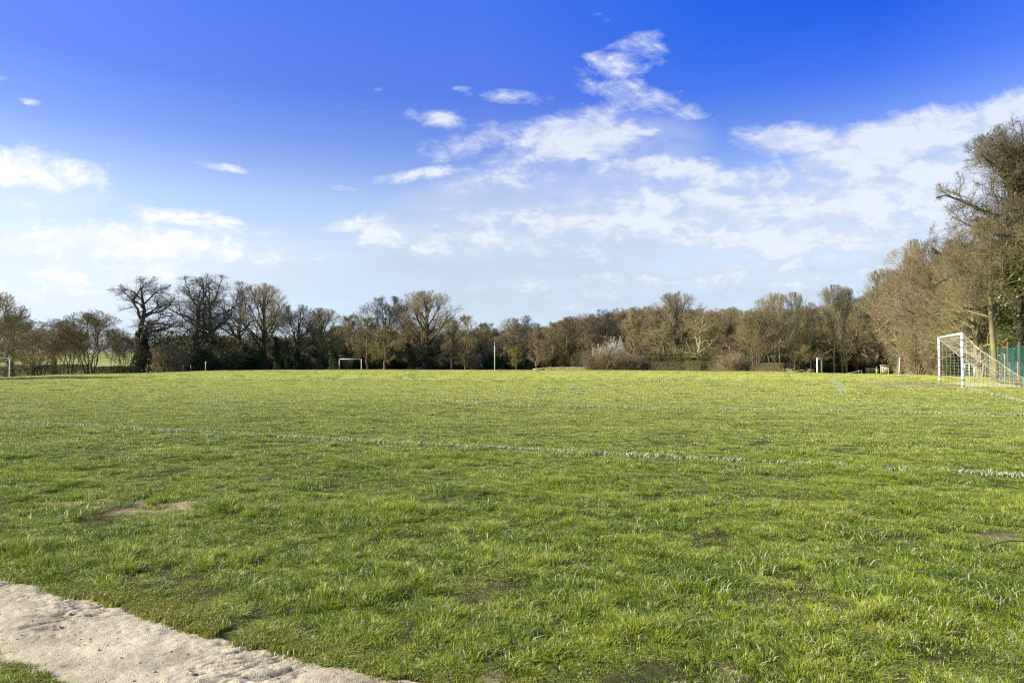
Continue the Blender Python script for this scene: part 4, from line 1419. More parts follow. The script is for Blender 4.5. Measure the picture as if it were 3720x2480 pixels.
def undergrowth():
    rs = np.random.RandomState(8)
    protos = [bpy.data.objects.new('u', BUSH[k]) for k in ('brown', 'brown2', 'dark', 'dark2')]
    P, R, S_, I = [], [], [], []
    for px in range(620, 5400, 9):
        de = np.interp(px, _PX, _DE)
        if 3060 < px < 3310: de = 136
        if px >= 3310: de = np.interp(px, [3310, 3400, 3550, 3700, 4150], [76, 66, 63, 58, 54])
        if 1420 < px < 1850: de += 4
        for row in range(5):
            D = de + 1.5 + row * 4.2 + rs.rand() * 4
            q = px + rs.randn() * 6
            p = at(q, D)
            H = (1.3 + 2.2 * rs.rand() + row * 0.9) * (0.75 if px > 3310 else 1)
            w = H * (0.7 + 0.6 * rs.rand())
            P.append(p); R.append(rs.rand() * 6.28); S_.append((w / 1.7, w / 1.7, H))
            dk = 0.60 if px < 1850 else (0.58 if px < 3300 else 0.35)
            I.append(rs.randint(2, 4) if rs.rand() < dk else rs.randint(0, 2))
    scatter('undergrowth', [tuple(p) for p in P], R, S_, I, protos, 'dark tangle of brambles and ivy along the foot of the wood', 'undergrowth')


def hedge(name, pts, H, W, label, seed, leaf='hedge_leaf', per=1100):
    rng = np.random.RandomState(seed)
    cm = MB()
    V = []; lv = []
    for (a, b) in zip(pts[:-1], pts[1:]):
        L = (b - a).length
        n = int(L * per * 0.25)
        t = rng.rand(n)
        d = (b - a).normalized(); nr = Vector((-d.y, d.x, 0))
        x = a.x + (b.x - a.x) * t; y = a.y + (b.y - a.y) * t
        hh = H * (0.90 + 0.2 * fbm(x, y, 0.8, 3, seed))
        off = (rng.rand(n) - .5) * W
        z0 = rng.rand(n) * hh * 0.9
        x = x + nr.x * off; y = y + nr.y * off
        g = gz(x, y)
        dirs = rng.randn(n, 3) * np.array([1, 1, 1.2]); dirs /= np.linalg.norm(dirs, axis=1, keepdims=True)
        o = np.stack([x, y, g + z0], 1)
        LL = np.minimum(0.25 + 0.3 * rng.rand(n), 0.5)
        P1, R1 = walk(o, dirs, LL, 3, 0.2, 0.05, rng, np.full(n, 0.010), np.full(n, 0.005))
        P1[..., 2] = np.minimum(P1[..., 2], (g + hh)[:, None])
        V.append((P1, R1))
        nl = int(L * per)
        t = rng.rand(nl); x = a.x + (b.x - a.x) * t; y = a.y + (b.y - a.y) * t
        hh = H * (0.90 + 0.2 * fbm(x, y, 0.8, 3, seed))
        off = (rng.rand(nl) - .5) * W
        x = x + nr.x * off; y = y + nr.y * off
        lv.append(np.stack([x, y, gz(x, y) + 0.03 + rng.rand(nl) ** 0.7 * hh], 1))
    for P1, R1 in V:
        cm.tubes(P1, R1, 3)
    nq = sum(len(q) for q in cm.q)
    v, q = leaves(np.concatenate(lv), 0.085, rng, 0.02)
    cm.add(v, q)
    mid = np.concatenate([np.zeros(nq, int), np.ones(len(q), int)])
    me = raw_mesh(name, np.concatenate(cm.v), [np.concatenate(cm.q)], False, mid)
    o = link(name, me, None, [M['twig_brown'], M[leaf]])
    tag(o, label, 'hedge')
    return o


mass()
undergrowth()
hedge('hedge', [at(-260, 86), at(70, 97), at(220, 104), at(330, 108)], 1.55, 1.2, 'dark clipped hedge behind the cut-off goal on the left', 4, 'ivy')
hedge('hedge', [at(335, 109), at(420, 112), at(505, 117)], 1.25, 1.1, 'thin brown hedge between the left hedge and the big ivy oak', 5)
hedge('hedge', [at(2320, 152), at(2450, 143), at(2560, 137), at(2600, 134)], 2.0, 1.2, 'trimmed brown hedge under the pale mossy tree', 6)
hedge('hedge', [at(2496, 138), at(2548, 135.5)], 2.1, 1.3, 'short bright green stretch in the trimmed brown hedge', 7, 'ivy_lit', 1500)
hedge('hedge', [at(2602, 133), at(2720, 124), at(2840, 116)], 1.5, 1.6, 'low straggly bramble hedge right of the trimmed hedge', 8, 'dead_leaf')

bush('brown', 2150, 150, 1280, 110, 'rounded brown bramble bush beside the dry grass', 'bramble_bush')
bush('brown2', 2215, 149, 1272, 110, 'brown bramble bush under the white blossom', 'bramble_bush')
bush('brown', 2300, 150, 1285, 90, 'dull bramble bush right of the white blossom', 'bramble_bush')
bush('blossom', 2228, 152, 1240, 66, 'white-flowering blackthorn bush at the edge of the brown wood', 'blossom_bush')
bush('blossom', 2178, 156, 1262, 48, 'smaller sprays of white blossom left of the main blossom', 'blossom_bush')
bush('brown', 1725, 190, 1283, 80, 'sunlit brown bush left of the teal sign', 'brown_bush')
bush('dark', 1790, 192, 1290, 80, 'dark bush behind the foot of the white pole', 'dark_bush')
bush('brown2', 2660, 124, 1285, 110, 'dark brown bush at the foot of the wood right of the hedge', 'brown_bush')
bush('dark2', 2390, 150, 1285, 90, 'dark bush behind the left end of the trimmed hedge', 'dark_bush')
bush('dark2', 2475, 146, 1290, 100, 'dark hollow-looking bush behind the middle of the trimmed hedge', 'dark_bush')
bush('brown2', 640, 124, 1262, 150, 'tangled pinkish-brown thicket behind the rail fence', 'thicket')
bush('brown', 590, 128, 1270, 120, 'brown thicket between the big ivy oak and the rail fence', 'thicket')
bush('brown', 700, 130, 1285, 100, 'brown thicket beside the galvanised posts', 'thicket')
bush('dark', 735, 126, 1268, 70, 'dark ivy bush behind the left corner flag', 'dark_bush')
bush('dark2', 825, 132, 1275, 90, 'dark ivy bush right of the left corner flag', 'dark_bush')
bush('brown2', 3330, 66, 1215, 130, 'tall brown thicket between the red corner flag and the near goal', 'thicket')
bush('brown', 3420, 62, 1225, 120, 'brown thicket behind the left post of the near goal', 'thicket')
bush('dark', 3475, 58, 1255, 70, 'leafy green bush seen through the near goal', 'green_bush')


def dry_grass():
    protos = []
    for v in range(3):
        o = tuft('t', 220, 0.5, 0.75, 0.016, 40 + v, 0.35, 'dry_stalk')
        protos.append(o)
    rs = np.random.RandomState(2)
    P = []
    for i in range(260):
        if i < 200:
            px = 1985 + 140 * rs.rand(); D = 176 - (px - 1985) * 0.10 + rs.rand() * 4
        else:
            px = 2560 + 400 * rs.rand(); D = np.interp(px, _PX, _DE) + rs.rand() * 2
        P.append(tuple(at(px, D)))
    n = len(P)
    scatter('dry_grass', P, rs.rand(n) * 6.28, np.stack([0.8 + .4 * rs.rand(n)] * 2 + [0.6 + .6 * rs.rand(n)], 1), rs.randint(0, 3, n), protos,
            'pale dry grass stalks at the wood edge beside the bramble bush', 'dry grass')
dry_grass()

# ------------------------------------------------------------------ goals
def sagnet(mb, A, B, H, out, depth, r, ncol, nrow, sag, rng, drape=0.0):
    """net slung from the crossbar A-B to the ground behind"""
    A = np.array(A, float); B = np.array(B, float); o3 = np.array([out.x, out.y, 0.0])
    def S(u, v):
        u = np.asarray(u)[..., None]; v = np.asarray(v)[..., None]
        p = A + (B - A) * u + o3 * depth * v
        z = H * (1 - v) * (1 - 0.08 * np.sin(v * 3.14)) - sag * np.abs(np.sin(2 * math.pi * u)) * 4 * v * (1 - v)
        z = z + 0.02 * np.sin(u * 61 + v * 17)
        p[..., 2] = A[2] + np.maximum(z[..., 0], 0.02)
        return p
    us = np.linspace(0, 1, 57)
    P = np.stack([S(us, np.full(57, v)) for v in np.linspace(0.02, 1, nrow)])
    P[..., 2] = np.maximum(P[..., 2] + 0.012 * np.sin(np.arange(57) * 2.1)[None], A[2] + 0.015)
    mb.tubes(P, np.full(P.shape[:2], r), 3)
    vs = np.linspace(0, 1, 25)
    P = np.stack([S(np.full(25, u), vs) for u in np.linspace(0, 1, ncol)])
    mb.tubes(P, np.full(P.shape[:2], r * 0.7), 3)
    for u in (0.0, 0.5, 1.0):   # gathered ropes
        for q in range(3 if u != 0.5 else 2):
            p = S(np.full(25, u), vs) + rng.randn(25, 3) * 0.012
            p[:, 2] = np.maximum(p[:, 2], A[2] + .02)
            mb.tubes(p[None], np.full((1, 25), r * 1.5), 4)
    # side panels: uprights between rope and ground, and level strands
    for base in (A, B):
        for j in range(1, 16):
            v = j / 16
            top = H * (1 - v) * (1 - 0.08 * math.sin(v * 3.14))
            p0 = base + o3 * depth * v
            n = 9
            q = np.array([p0 + np.array([0, 0, top * (1 - i / (n - 1)) + 0.01]) + rng.randn(3) * 0.012 for i in range(n)])
            mb.tubes(q[None], np.full((1, n), r * 0.6), 3)
        for j in range(1, 15):
            z = H * j / 15
            vmax = 1 - z / H
            n = 12
            q = np.array([base + o3 * depth * vmax * i / (n - 1) + np.array([0, 0, z - 0.05 * math.sin(3.14 * i / (n - 1))]) for i in range(n)])
            mb.tubes(q[None], np.full((1, n), r * 0.6), 3)
    # slack net lying on the grass
    if drape:
        for j in range(10):
            n = 40
            u = np.linspace(0, 1, n)
            q = A + (B - A) * u[:, None] + o3 * (depth * (0.15 + 0.085 * j) + 0.08 * np.sin(u * 40 + j * 2))[:, None]
            q[:, 2] = A[2] + 0.035 + 0.02 * np.abs(np.sin(u * 55 + j))
            mb.tubes(q[None], np.full((1, n), r * 0.8), 3)


def goal(A, B, H, rad, out, label, net=None, tape=(), paint='post_paint', depth=2.4, lean=0.0, rows=20, sag=0.24, nr=0.006, drape=0.0):
    A = Vector(A); B = Vector(B)
    root = empty('football_goal', A)
    tag(root, label, 'goal')
    L = B - A
    for i, off in enumerate((Vector((0, 0, 0)), L)):
        mb = MB()
        mb.tube([(0, 0, -0.3), (0, 0, 0.3), (0, 0, H * .6), (lean * (1 if i == 0 else 0), 0, H + rad * 0.9)], rad, 16)
        po = mb.build('post', M[paint], root, True)
        po.location = off
        for z in tape:
            zz = z * (0.97 if i else 1.0)
            t = MB()
            a0, a1 = zz - 0.022, zz + 0.022
            t.tube([(0, 0, a0), (0, 0, a1)], rad + 0.0035, 16)
            to = t.build('tape_band', M['black_tape'], po, True)
    mb = MB()
    d = L.normalized() * (rad * 1.02)
    mb.tube([tuple(d + Vector((0, 0, H))), tuple(L * .5 + Vector((0, 0, H + 0.01))), tuple(L - d + Vector((0, 0, H)))], rad * 0.97, 16)
    mb.build('crossbar', M[paint], root, True)
    if net:
        rng = np.random.RandomState(4)
        mb = MB()
        sagnet(mb, (0, 0, 0), tuple(L), H - 0.02, out, depth, nr, 45, rows, sag, rng, drape)
        mb.build('net', M[net], root)
    return root


A3 = Vector((GA.x, GA.y, float(gz(GA.x, GA.y)))); B3 = Vector((GB.x, GB.y, float(gz(GB.x, GB.y))))
goal(A3, B3, 2.42, 0.056, GN, 'white goal with taped posts and sagging net at the right of the field', 'net_cord', (0.10, 0.36, 0.86, 1.37, 1.80, 2.13), depth=2.75, rows=24, drape=1)
# left goal, mostly outside the picture
P1 = at(36, 84.6)
P0 = at(-217 - 60, 77.5)
goal(P1, P0, 2.40, 0.06, Vector((-0.90, 0.43)), 'goal cut off by the left picture edge with dark net and diagonal rope', 'net_dark', (0.28, 0.85, 1.55, 1.8, 2.05, 2.3), depth=1.9, nr=0.008, rows=26, sag=.1)
# far goal, seen from the front
_a = at(1233, 165); _b = at(1313, 165)
_b.z = _a.z
goal(_a, _b, 2.55, 0.075, Vector((0, 1)), 'distant bare white goal frame without net in front of the dark trees', None, paint='white_paint')
# goal seen edge-on
_a = at(2968, 117); _b = at(2984, 123); _b.z = _a.z + 0.04
goal(_a, _b, 2.46, 0.10, Vector((1, 0)), 'distant white goal seen almost edge-on before the pale slender trees', None, paint='white_paint')
# rope on the cut-off goal
mb = MB(); mb.tube([(0, 0, 2.3), (-1.1, -.2, 1.35), (-2.6, -.4, 0.1)], 0.02, 6)
r = mb.build('rope', M['net_cord']); r.location = P1 + Vector((-0.05, -0.12, 0)); tag(r, 'pale diagonal rope hanging from the corner of the cut-off goal', 'rope')

# ------------------------------------------------------------------ poles, flags, signs
def pole(px, D, top, rad, mat, name, label, cat):
    p = at(px, D)
    mb = MB(); H = zrow(top, D) - p.z
    mb.tube([(0, 0, -.2), (0, 0, H * .5), (0, 0, H)], [rad * 1.1, rad, rad * 0.85], 12)
    o = mb.build(name, mat, None, True); o.location = p
    tag(o, label, cat)
    return o


pole(1797, 176, 1244.5, 0.085, M['white_paint'], 'white_pole', 'tall slim white pole standing alone before the wood in mid picture', 'pole')


def flag(px, D, H, lean, mat, label, fw, emblem=False, base=None):
    p = at(px, D) if base is None else base
    root = empty('corner_flag', p)
    tag(root, label, 'corner flag')
    mb = MB()
    mb.tube([(0, 0, -.1), (lean * .5, 0, H * .5), (lean, 0, H)], 0.036, 10)
    mb.build('pole', M['white_paint'], root, True)
    t = MB(); t.tube([(lean * .12, 0, H * .12), (lean * .15, 0, H * .16)], 0.040, 10); t.build('tape_band', M['black_tape'], root, True)
    # cloth with folds, hanging from the top
    nu, nv = 12, 8
    u = np.linspace(0, 1, nu); v = np.linspace(0, 1, nv)
    U, V = np.meshgrid(u, v, indexing='ij')
    X = lean + 0.02 + U * fw * 0.9; Yc = 0.05 * np.sin(U * 7) * U; Z = H + 0.02 - V * fw * 0.72 - U * fw * 0.45 + 0.03 * np.sin(V * 5 + U * 4) * U
    vv = np.stack([X, Yc, Z], 2).reshape(-1, 3); vb = vv + np.array([0, 0.006, 0])
    idx = np.arange(nu * nv).reshape(nu, nv)
    q = np.stack([idx[:-1, :-1], idx[1:, :-1], idx[1:, 1:], idx[:-1, 1:]], 2).reshape(-1, 4)
    c = MB(); c.add(vv, q); c.add(vb, q[:, ::-1])
    fo = c.build('flag', mat, root, True)
    if emblem:
        e = MB()
        ang = np.linspace(0, 6.283, 15)[:-1]
        cx, cz = lean + 0.10, H - fw * 0.30
        ring = [(cx + 0.055 * math.cos(a), -0.004, cz + 0.055 * math.sin(a)) for a in ang]
        ring2 = [(cx + 0.030 * math.cos(a), -0.004, cz + 0.030 * math.sin(a)) for a in ang]
        n = 14
        e.add(np.array(ring + ring2) - np.array([0, .012, 0]), [(i, (i + 1) % n, n + (i + 1) % n, n + i) for i in range(n)])
        e.build('emblem', M['poster_blue'], fo)
    return root


flag(3264, 58.5, 1.52, 0.10, M['red_flag'], 'corner flag with dark red cloth on a leaning white pole near the notice board', 0.36, True)
flag(747, 108, 1.45, 0.02, M['pink_flag'], 'distant corner flag with small pink cloth before the dark ivy on the left', 0.22)


def notice_board():
    p = at(3213, 122)
    D = 122.0
    k = D / F
    zb, zt = zrow(1358, D) - p.z, zrow(1327.5, D) - p.z
    root = empty('notice_board', p, -0.12)
    tag(root, 'timber notice board on two legs with pale papers beside the red corner flag', 'notice board')
    w = 13.2 * k
    for s in (-1, 1):
        mb = MB(); mb.box((s * w - .06, -.06, -.3), (s * w + .06, .06, zt), bevel=.01); mb.build('leg', M['pale_wood'], root)
    mb = MB(); mb.box((-w - .14, -.22, zt), (w + .14, .18, zt + 0.10), bevel=.02); mb.build('roof', M['pale_wood'], root)
    z0 = zb + 0.30
    mb = MB(); mb.box((-w + .062, -.03, z0), (w - .062, .03, zt - .003), bevel=.01); mb.build('panel', M['pale_wood'], root)
    mb = MB(); mb.box((-w + .062, -.07, z0 - .10), (w - .062, .05, z0 - .003), bevel=.01); mb.build('bottom_rail', M['pale_wood'], root)
    mb = MB(); mb.box((-w * .78, -.045, z0 + .10), (w * .85, -.031, z0 + .95)); mb.build('paper_sheet', M['paper'], root)
    for (a, b, c, d) in ((-.74, -.28, .28, .82), (.48, .80, .24, .84)):
        mb = MB(); mb.box((w * a, -.052, z0 + c), (w * b, -.046, z0 + d)); mb.build('poster', M['poster_blue'], root)


notice_board()


def rail_fence(name, p0, p1, posts, rails, mat, label, pw=0.12, rh=0.13, H=1.15, matp=None):
    root = empty(name, p0)
    tag(root, label, 'fence')
    L = p1 - p0
    a = math.atan2(L.y, L.x); ln = math.hypot(L.x, L.y)
    root.rotation_euler = (0, 0, a)
    for t in posts:
        mb = MB(); mb.box((t * ln - pw / 2, -pw / 2, -.3 + L.z * t), (t * ln + pw / 2, pw / 2, H + 0.08 + L.z * t), bevel=.012); mb.build('post', matp or mat, root)
    for z in rails:
        mb = MB()
        n = 8
        pts = [(ln * i / (n - 1), -pw / 2 - 0.03 + 0.006 * math.sin(i * 3 + z * 9), z + 0.015 * math.sin(i * 2.2 + z * 5) + L.z * i / (n - 1)) for i in range(n)]
        v = []
        for (x, y, zz) in pts:
            v += [(x, y - .022, zz - rh / 2), (x, y + .022, zz - rh / 2), (x, y + .022, zz + rh / 2), (x, y - .022, zz + rh / 2)]
        q = [(0, 1, 2, 3), tuple(4 * (n - 1) + i for i in (3, 2, 1, 0))]
        for i in range(n - 1):
            for j in range(4):
                q.append((4 * i + j, 4 * i + 4 + j, 4 * i + 4 + (j + 1) % 4, 4 * i + (j + 1) % 4))
        mb.add(v, q); mb.build('rail', mat, root)
    return root


bz = zrow(1357, 124) - at(3180, 124).z
rail_fence('rail_fence', at(3143, 124, bz), at(3182, 124, bz), (0.27, 1.0), (0.12, 0.52, 0.88), M['grey_wood'], 'weathered grey timber rails left of the notice board', H=0.95)
rail_fence('rail_fence', at(3186, 126, bz), at(3262, 130, bz), (0.05, 0.5, 0.98), (0.12, 0.52, 0.88), M['yellow_wood'], 'yellowish timber rails running behind the notice board', H=0.9)


def marker_post():
    p = at(3183.5, 122.5)
    root = empty('waymarker_post', p)
    tag(root, 'short post with blue and yellow markers left of the notice board', 'signpost')
    zb = zrow(1357, 122.5) - p.z
    H = zrow(1331.5, 122.5) - p.z
    mb = MB(); mb.tube([(0, 0, -.2), (0, 0, H)], 0.10, 12); mb.build('post', M['pale_wood'], root, True)
    mb = MB(); mb.tube([(0, 0, H - .38), (0, 0, H - .10)], 0.125, 14); mb.build('blue_band', M['blue_sign'], root, True)
    mb = MB(); mb.tube([(0, 0, H - .55), (0, 0, H - .39)], 0.115, 14); mb.build('white_band', M['white_paint'], root, True)
    mb = MB(); mb.box((-.15, -.135, H - .92), (.15, -.105, H - .58), bevel=.01); s = mb.build('yellow_marker', M['yellow_sign'], root)
    mb = MB(); mb.tube([(0, -.15, H - .75), (0, -.136, H - .75)], 0.05, 12); mb.build('dot', M['orange'], s)


marker_post()
# broken rail with short posts left of the fence
root = empty('broken_rail', at(3120, 118)); tag(root, 'low broken rail sloping to the ground left of the grey rails', 'fence')
z1 = zrow(1347, 118) - root.location.z
mb = MB(); mb.tube([(-2.3, 0, z1 - .45), (-1.2, 0, z1 - .28), (0, 0, z1), (.5, 0, z1)], .045, 7); mb.build('rail', M['grey_wood'], root, True)
for x, h in ((0.03, z1 + .2), (.5, z1 + .1)):
    mb = MB(); mb.box((x - .05, .05, -.2), (x + .05, .15, h), bevel=.01); mb.build('post', M['galv'] if x < .1 else M['grey_wood'], root)
# bent stump / arched wood right of the board
root = empty('bent_stump', at(3252, 112)); tag(root, 'arched brown stump leaning beside the foot of the red corner flag', 'stump')
zb = zrow(1358, 112) - root.location.z
mb = MB(); mb.tube([(-.25, 0, zb - .4), (-.2, 0, zb + .35), (-.02, 0, zb + .68), (.28, 0, zb + .86), (.5, 0, zb + .8)], [.09, .11, .14, .13, .07], 9); mb.build('bark', M['dead_wood'] if 'dead_wood' in M else M['log_wood'], root, True)
mb = MB(); mb.tube([(.12, .02, zb - .4), (.06, 0, zb + .2), (-.02, 0, zb + .6)], [.10, .11, .10], 9); mb.build('branch', M['grey_wood'], root, True)

# teal sign on a thin post
root = empty('small_sign', at(1750, 186)); tag(root, 'small teal sign on a thin post before the dark trees left of the white pole', 'sign')
zz = root.location.z
mb = MB(); mb.tube([(.08, 0, -.2), (.08, 0, zrow(1323, 186) - zz)], .04, 8); mb.build('post', M['galv'], root, True)
mb = MB(); mb.box((-.45, -.06, zrow(1331, 186) - zz), (.10, -.042, zrow(1322.5, 186) - zz), bevel=.005); mb.build('board', M['teal_sign'], root)
mb = MB(); mb.box((.02, -.075, zrow(1332.5, 186) - zz), (.16, -.062, zrow(1330, 186) - zz)); mb.build('sticker', M['paper'], root)

# rail fence, leaning stump, galvanised posts, bin on the oak
root = rail_fence('rail_fence', at(597, 119), at(551, 119, -.15), (0.0,), (0.38, 0.70), M['dark_wood'], 'dark two-rail fence sloping down from a square post beside the big ivy oak', pw=.24, rh=.10, H=1.30)
mb = MB(); mb.box((-.05, .14, 1.0), (.05, .15, 1.13)); mb.build('badge', M['paper'], root)
root = empty('leaning_post', at(541, 118)); tag(root, 'thick dark post leaning over at the low end of the two-rail fence', 'post')
mb = MB(); mb.tube([(-.45, 0, -.1), (0, 0, .35), (.32, 0, .82)], [.2, .19, .15], 10); mb.build('stump', M['dark_wood'], root, True)
rail_fence('field_gate', at(600, 120), at(661, 120), (0.02, 0.98), (0.25, 0.7, 1.0), M['dark_wood'], 'thin dark field gate between the square post and the galvanised posts', pw=.06, rh=.04, H=1.0)['category'] = 'gate'
for (px, lab) in ((663, 'galvanised gate post nearer the field gate, first of a close pair'), (668, 'galvanised gate post second of the close pair'), (694, 'single thin galvanised post under the forked oak')):
    pole(px, 119.5, 1325.5, .045, M['galv'], 'metal_post', lab, 'post')
root = empty('litter_bin', at(519, 119.2)); tag(root, 'dark litter bin with a pale sticker against the foot of the big ivy oak', 'bin')
mb = MB(); mb.tube([(0, 0, 0), (0, 0, .05), (0, 0, .8), (0, 0, .82)], [.22, .25, .29, .29], 16); mb.build('body', M['dark_bin'], root, True)
mb = MB(); mb.tube([(0, 0, .82), (0, 0, .90), (0, 0, .98)], [.31, .30, .12], 16); mb.build('lid', M['dark_bin'], root, True)
mb = MB(); mb.box((-.10, -.305, .40), (.13, -.295, .66)); mb.build('sticker', M['poster_blue'], root)

# fallen log and branches
def log(px, D, L, r, dz, label, rz=0.0):
    o = MB(); rg = np.random.RandomState(int(px))
    n = 9
    pts = [(L * (i / (n - 1) - .5), rg.randn() * .05, r + dz * i / (n - 1) + rg.randn() * .03) for i in range(n)]
    o.tube(pts, np.linspace(r, r * .5, n), 8)
    b = o.build('fallen_log', M['log_wood'], None, True); b.location = at(px, D); b.rotation_euler = (0, 0, rz)
    tag(b, label, 'log')


log(1962, 172, 3.6, .16, .42, 'pale fallen log at the wood edge left of the dry grass')
log(2890, 104, 2.6, .06, .35, 'thin pale fallen branch at the wood edge left of the edge-on goal')


# ------------------------------------------------------------------ fences behind the near goal
FP = [(3702, 38.6), (3661, 43.0), (3625, 48.0), (3594, 53.0), (3563, 58.0), (3538, 62.0)]
def fence_line():
    pts = [at(px, D) for px, D in FP]
    d = (pts[0] - pts[1]).normalized()
    first = [pts[0] + d * 4.6, pts[0] + d * 9.2]
    for q in first: q.z = 0
    allp = [first[1], first[0]] + pts
    root = empty('net_fence', pts[0])
    tag(root, 'tall fence of green netting on rusty posts behind the near goal', 'fence')
    o = pts[0]
    for i, q in enumerate(allp):
        mb = MB(); H = 2.25 + (0.15 if i == 3 else 0)
        l = 0.02 * ((i * 7) % 3 - 1)
        mb.tube([tuple(q - o + Vector((0, 0, -.3))), tuple(q - o + Vector((l, 0, H)))], .038, 8)
        mb.build('post', M['rust_post'], root, True)
    mb = MB()
    rg = np.random.RandomState(6)
    for a, b in zip(allp[:-1], allp[1:]):
        L = (b - a).length
        nc = int(L / 0.085)
        for rows, kcount in ((26, 16),):
            us = np.linspace(0, 1, kcount)
            V = []
            for j in range(rows):
                z = 0.06 + 2.02 * j / (rows - 1)
                sag = 0.10 * np.sin(us * 3.14) * (z / 2.1)
                p = np.array([tuple((a - o) * (1 - u) + (b - o) * u) for u in us])
                p[:, 2] += z - sag + rg.randn(kcount) * .006
                p[:, 0] += 0.05 * np.sin(us * 9 + z)
                V.append(p)
            V = np.array(V); mb.tubes(V, np.full(V.shape[:2], 0.0034), 3)
        zs = np.linspace(0.04, 2.08, 7)
        V = []
        for c in range(nc):
            u = c / nc
            p = np.array([tuple((a - o) * (1 - u) + (b - o) * u)] * 7)
            s = 0.10 * math.sin(u * 3.14)
            p[:, 2] += zs - s * zs / 2.1
            p[:, 0] += 0.05 * np.sin(u * 9 + zs) + rg.randn(7) * .01
            V.append(p)
        V = np.array(V); mb.tubes(V, np.full(V.shape[:2], 0.0034), 3)
        # bunched folds of netting hanging by the posts
        for f in range(5):
            u = rg.rand() * .12
            p = np.array([tuple((a - o) * (1 - u) + (b - o) * u)] * 9); zz = np.linspace(2.1, 0.5 + rg.rand() * .6, 9)
            p[:, 2] += zz; p[:, 0] += np.cumsum(rg.randn(9) * .025)
            mb.tubes(p[None], np.full((1, 9), .013), 4)
    mb.build('netting', M['green_net'], root)


fence_line()


def mesh_panel(name, a, b, H, label, mat_post, mat_wire, top=None, step=0.10, posts=(0, 1), cat='fence', pw=.04):
    root = empty(name, a); tag(root, label, cat)
    L = b - a
    for t in posts:
        mb = MB(); q = L * t; mb.box((q.x - pw, q.y - pw, -.1), (q.x + pw, q.y + pw, H + .06), bevel=.006); mb.build('post', mat_post, root)
    mb = MB()
    n = int(L.length / step)
    V = np.array([[(L.x * i / n, L.y * i / n, .05), (L.x * i / n, L.y * i / n, H)] for i in range(n + 1)]); mb.tubes(V, np.full(V.shape[:2], .004), 3)
    n2 = int(H / (step * .55))
    V = np.array([[(0, 0, H * i / n2), (L.x, L.y, H * i / n2)] for i in range(1, n2 + 1)]); mb.tubes(V, np.full(V.shape[:2], .004), 3)
    mb.build('wire_mesh', mat_wire, root)
    if top:
        mb = MB(); d = L.normalized() * (pw + .003)
        mb.tube([tuple(d + Vector((0, 0, H + .01))), tuple(L - d + Vector((0, 0, H + .01)))], .035, 6); mb.build('top_rail', top, root)
    return root


a = at(3668, 42.0); d = Vector((GD.x, GD.y, 0))
mesh_panel('wire_fence', at(3664, 45.5), at(3735, 43.0), 1.12, 'low grey wire mesh fence on pale posts at the right edge', M['pale_wood'], M['wire'], posts=(0, .48, 1))
mesh_panel('wire_gate', at(3609, 50), at(3635, 49), 1.62, 'tall wire gate with white top bar behind the green netting', M['rust_post'], M['wire'], M['white_paint'], posts=(0, 1), cat='gate')
mesh_panel('wire_gate', at(3638, 48.5), at(3650, 48), 1.68, 'narrow wire gate with white top bar right of the wider wire gate', M['pale_wood'], M['wire'], M['white_paint'], posts=(0, 1), cat='gate')
mesh_panel('wire_fence', at(3596, 51.5), at(3608, 50.6), 1.42, 'short wire mesh panel with timber top left of the wire gates', M['rust_post'], M['wire'], M['rust_post'], posts=(0, 1))


def bar_gate(a, b, H, nb, nv, label, lean=0.0):
    root = empty('metal_gate', a); tag(root, label, 'gate')
    L = b - a
    for i in range(nv):
        t = i / (nv - 1); q = L * t
        mb = MB(); mb.tube([(q.x, q.y, 0.02), (q.x + lean, q.y, H)], .036, 7)
        mb.build('upright', M['gate_metal'], root, True)
    for j in range(nb):
        z = 0.10 + (H - .14) * j / (nb - 1)
        mb = MB(); mb.tube([(lean * z / H, 0.045, z), (L.x + lean * z / H, L.y + .045, z)], .027, 7); mb.build('bar', M['gate_metal'], root, True)


bar_gate(at(3503, 54), at(3537, 54), 1.05, 5, 3, 'pale metal gate panel left, seen behind the net of the near goal')
bar_gate(at(3541, 56), at(3563, 56), 1.05, 5, 3, 'second pale metal gate panel right behind the goal net')
root = empty('leaning_stake', at(3566, 53)); tag(root, 'pale wooden stake leaning right of the metal gate panels', 'stake')
mb = MB(); mb.tube([(0, 0, -.1), (.05, 0, .5), (.12, 0, .98)], .035, 7); mb.build('stake', M['pale_wood'], root, True)
root = empty('green_bin', at(3499, 53)); tag(root, 'small teal and white bin beside the pale metal gate', 'bin')
mb = MB(); mb.tube([(0, 0, .1), (0, 0, .12), (0, 0, .62), (0, 0, .64)], [.13, .15, .17, .15], 12); mb.build('body', M['teal_bin'], root, True)
mb = MB(); mb.tube([(0, 0, .64), (0, 0, .78), (0, 0, .82)], [.15, .14, .05], 12); mb.build('lid', M['paper'], root, True)


# ------------------------------------------------------------------ litter, stones, twig
def blob(name, p, s, mat, label, cat, seed, sq=(1, 1, 1), group=None):
    import bmesh
    bm = bmesh.new()
    bmesh.ops.create_icosphere(bm, subdivisions=3, radius=1.0)
    rg = np.random.RandomState(seed)
    co = np.array([v.co[:] for v in bm.verts])
    w = 1 + 0.35 * (fbm(co[:, 0] * 1.3 + seed, co[:, 1] * 1.3 + co[:, 2], 1, 3, seed) - .5) * 2
    for v, f in zip(bm.verts, w):
        v.co = Vector((v.co.x * sq[0], v.co.y * sq[1], v.co.z * sq[2])) * float(f) * s
    me = bpy.data.meshes.new(name); bm.to_mesh(me); bm.free()
    o = link(name, me, None, [mat]); o.location = p; tag(o, label, cat, group)
    return o


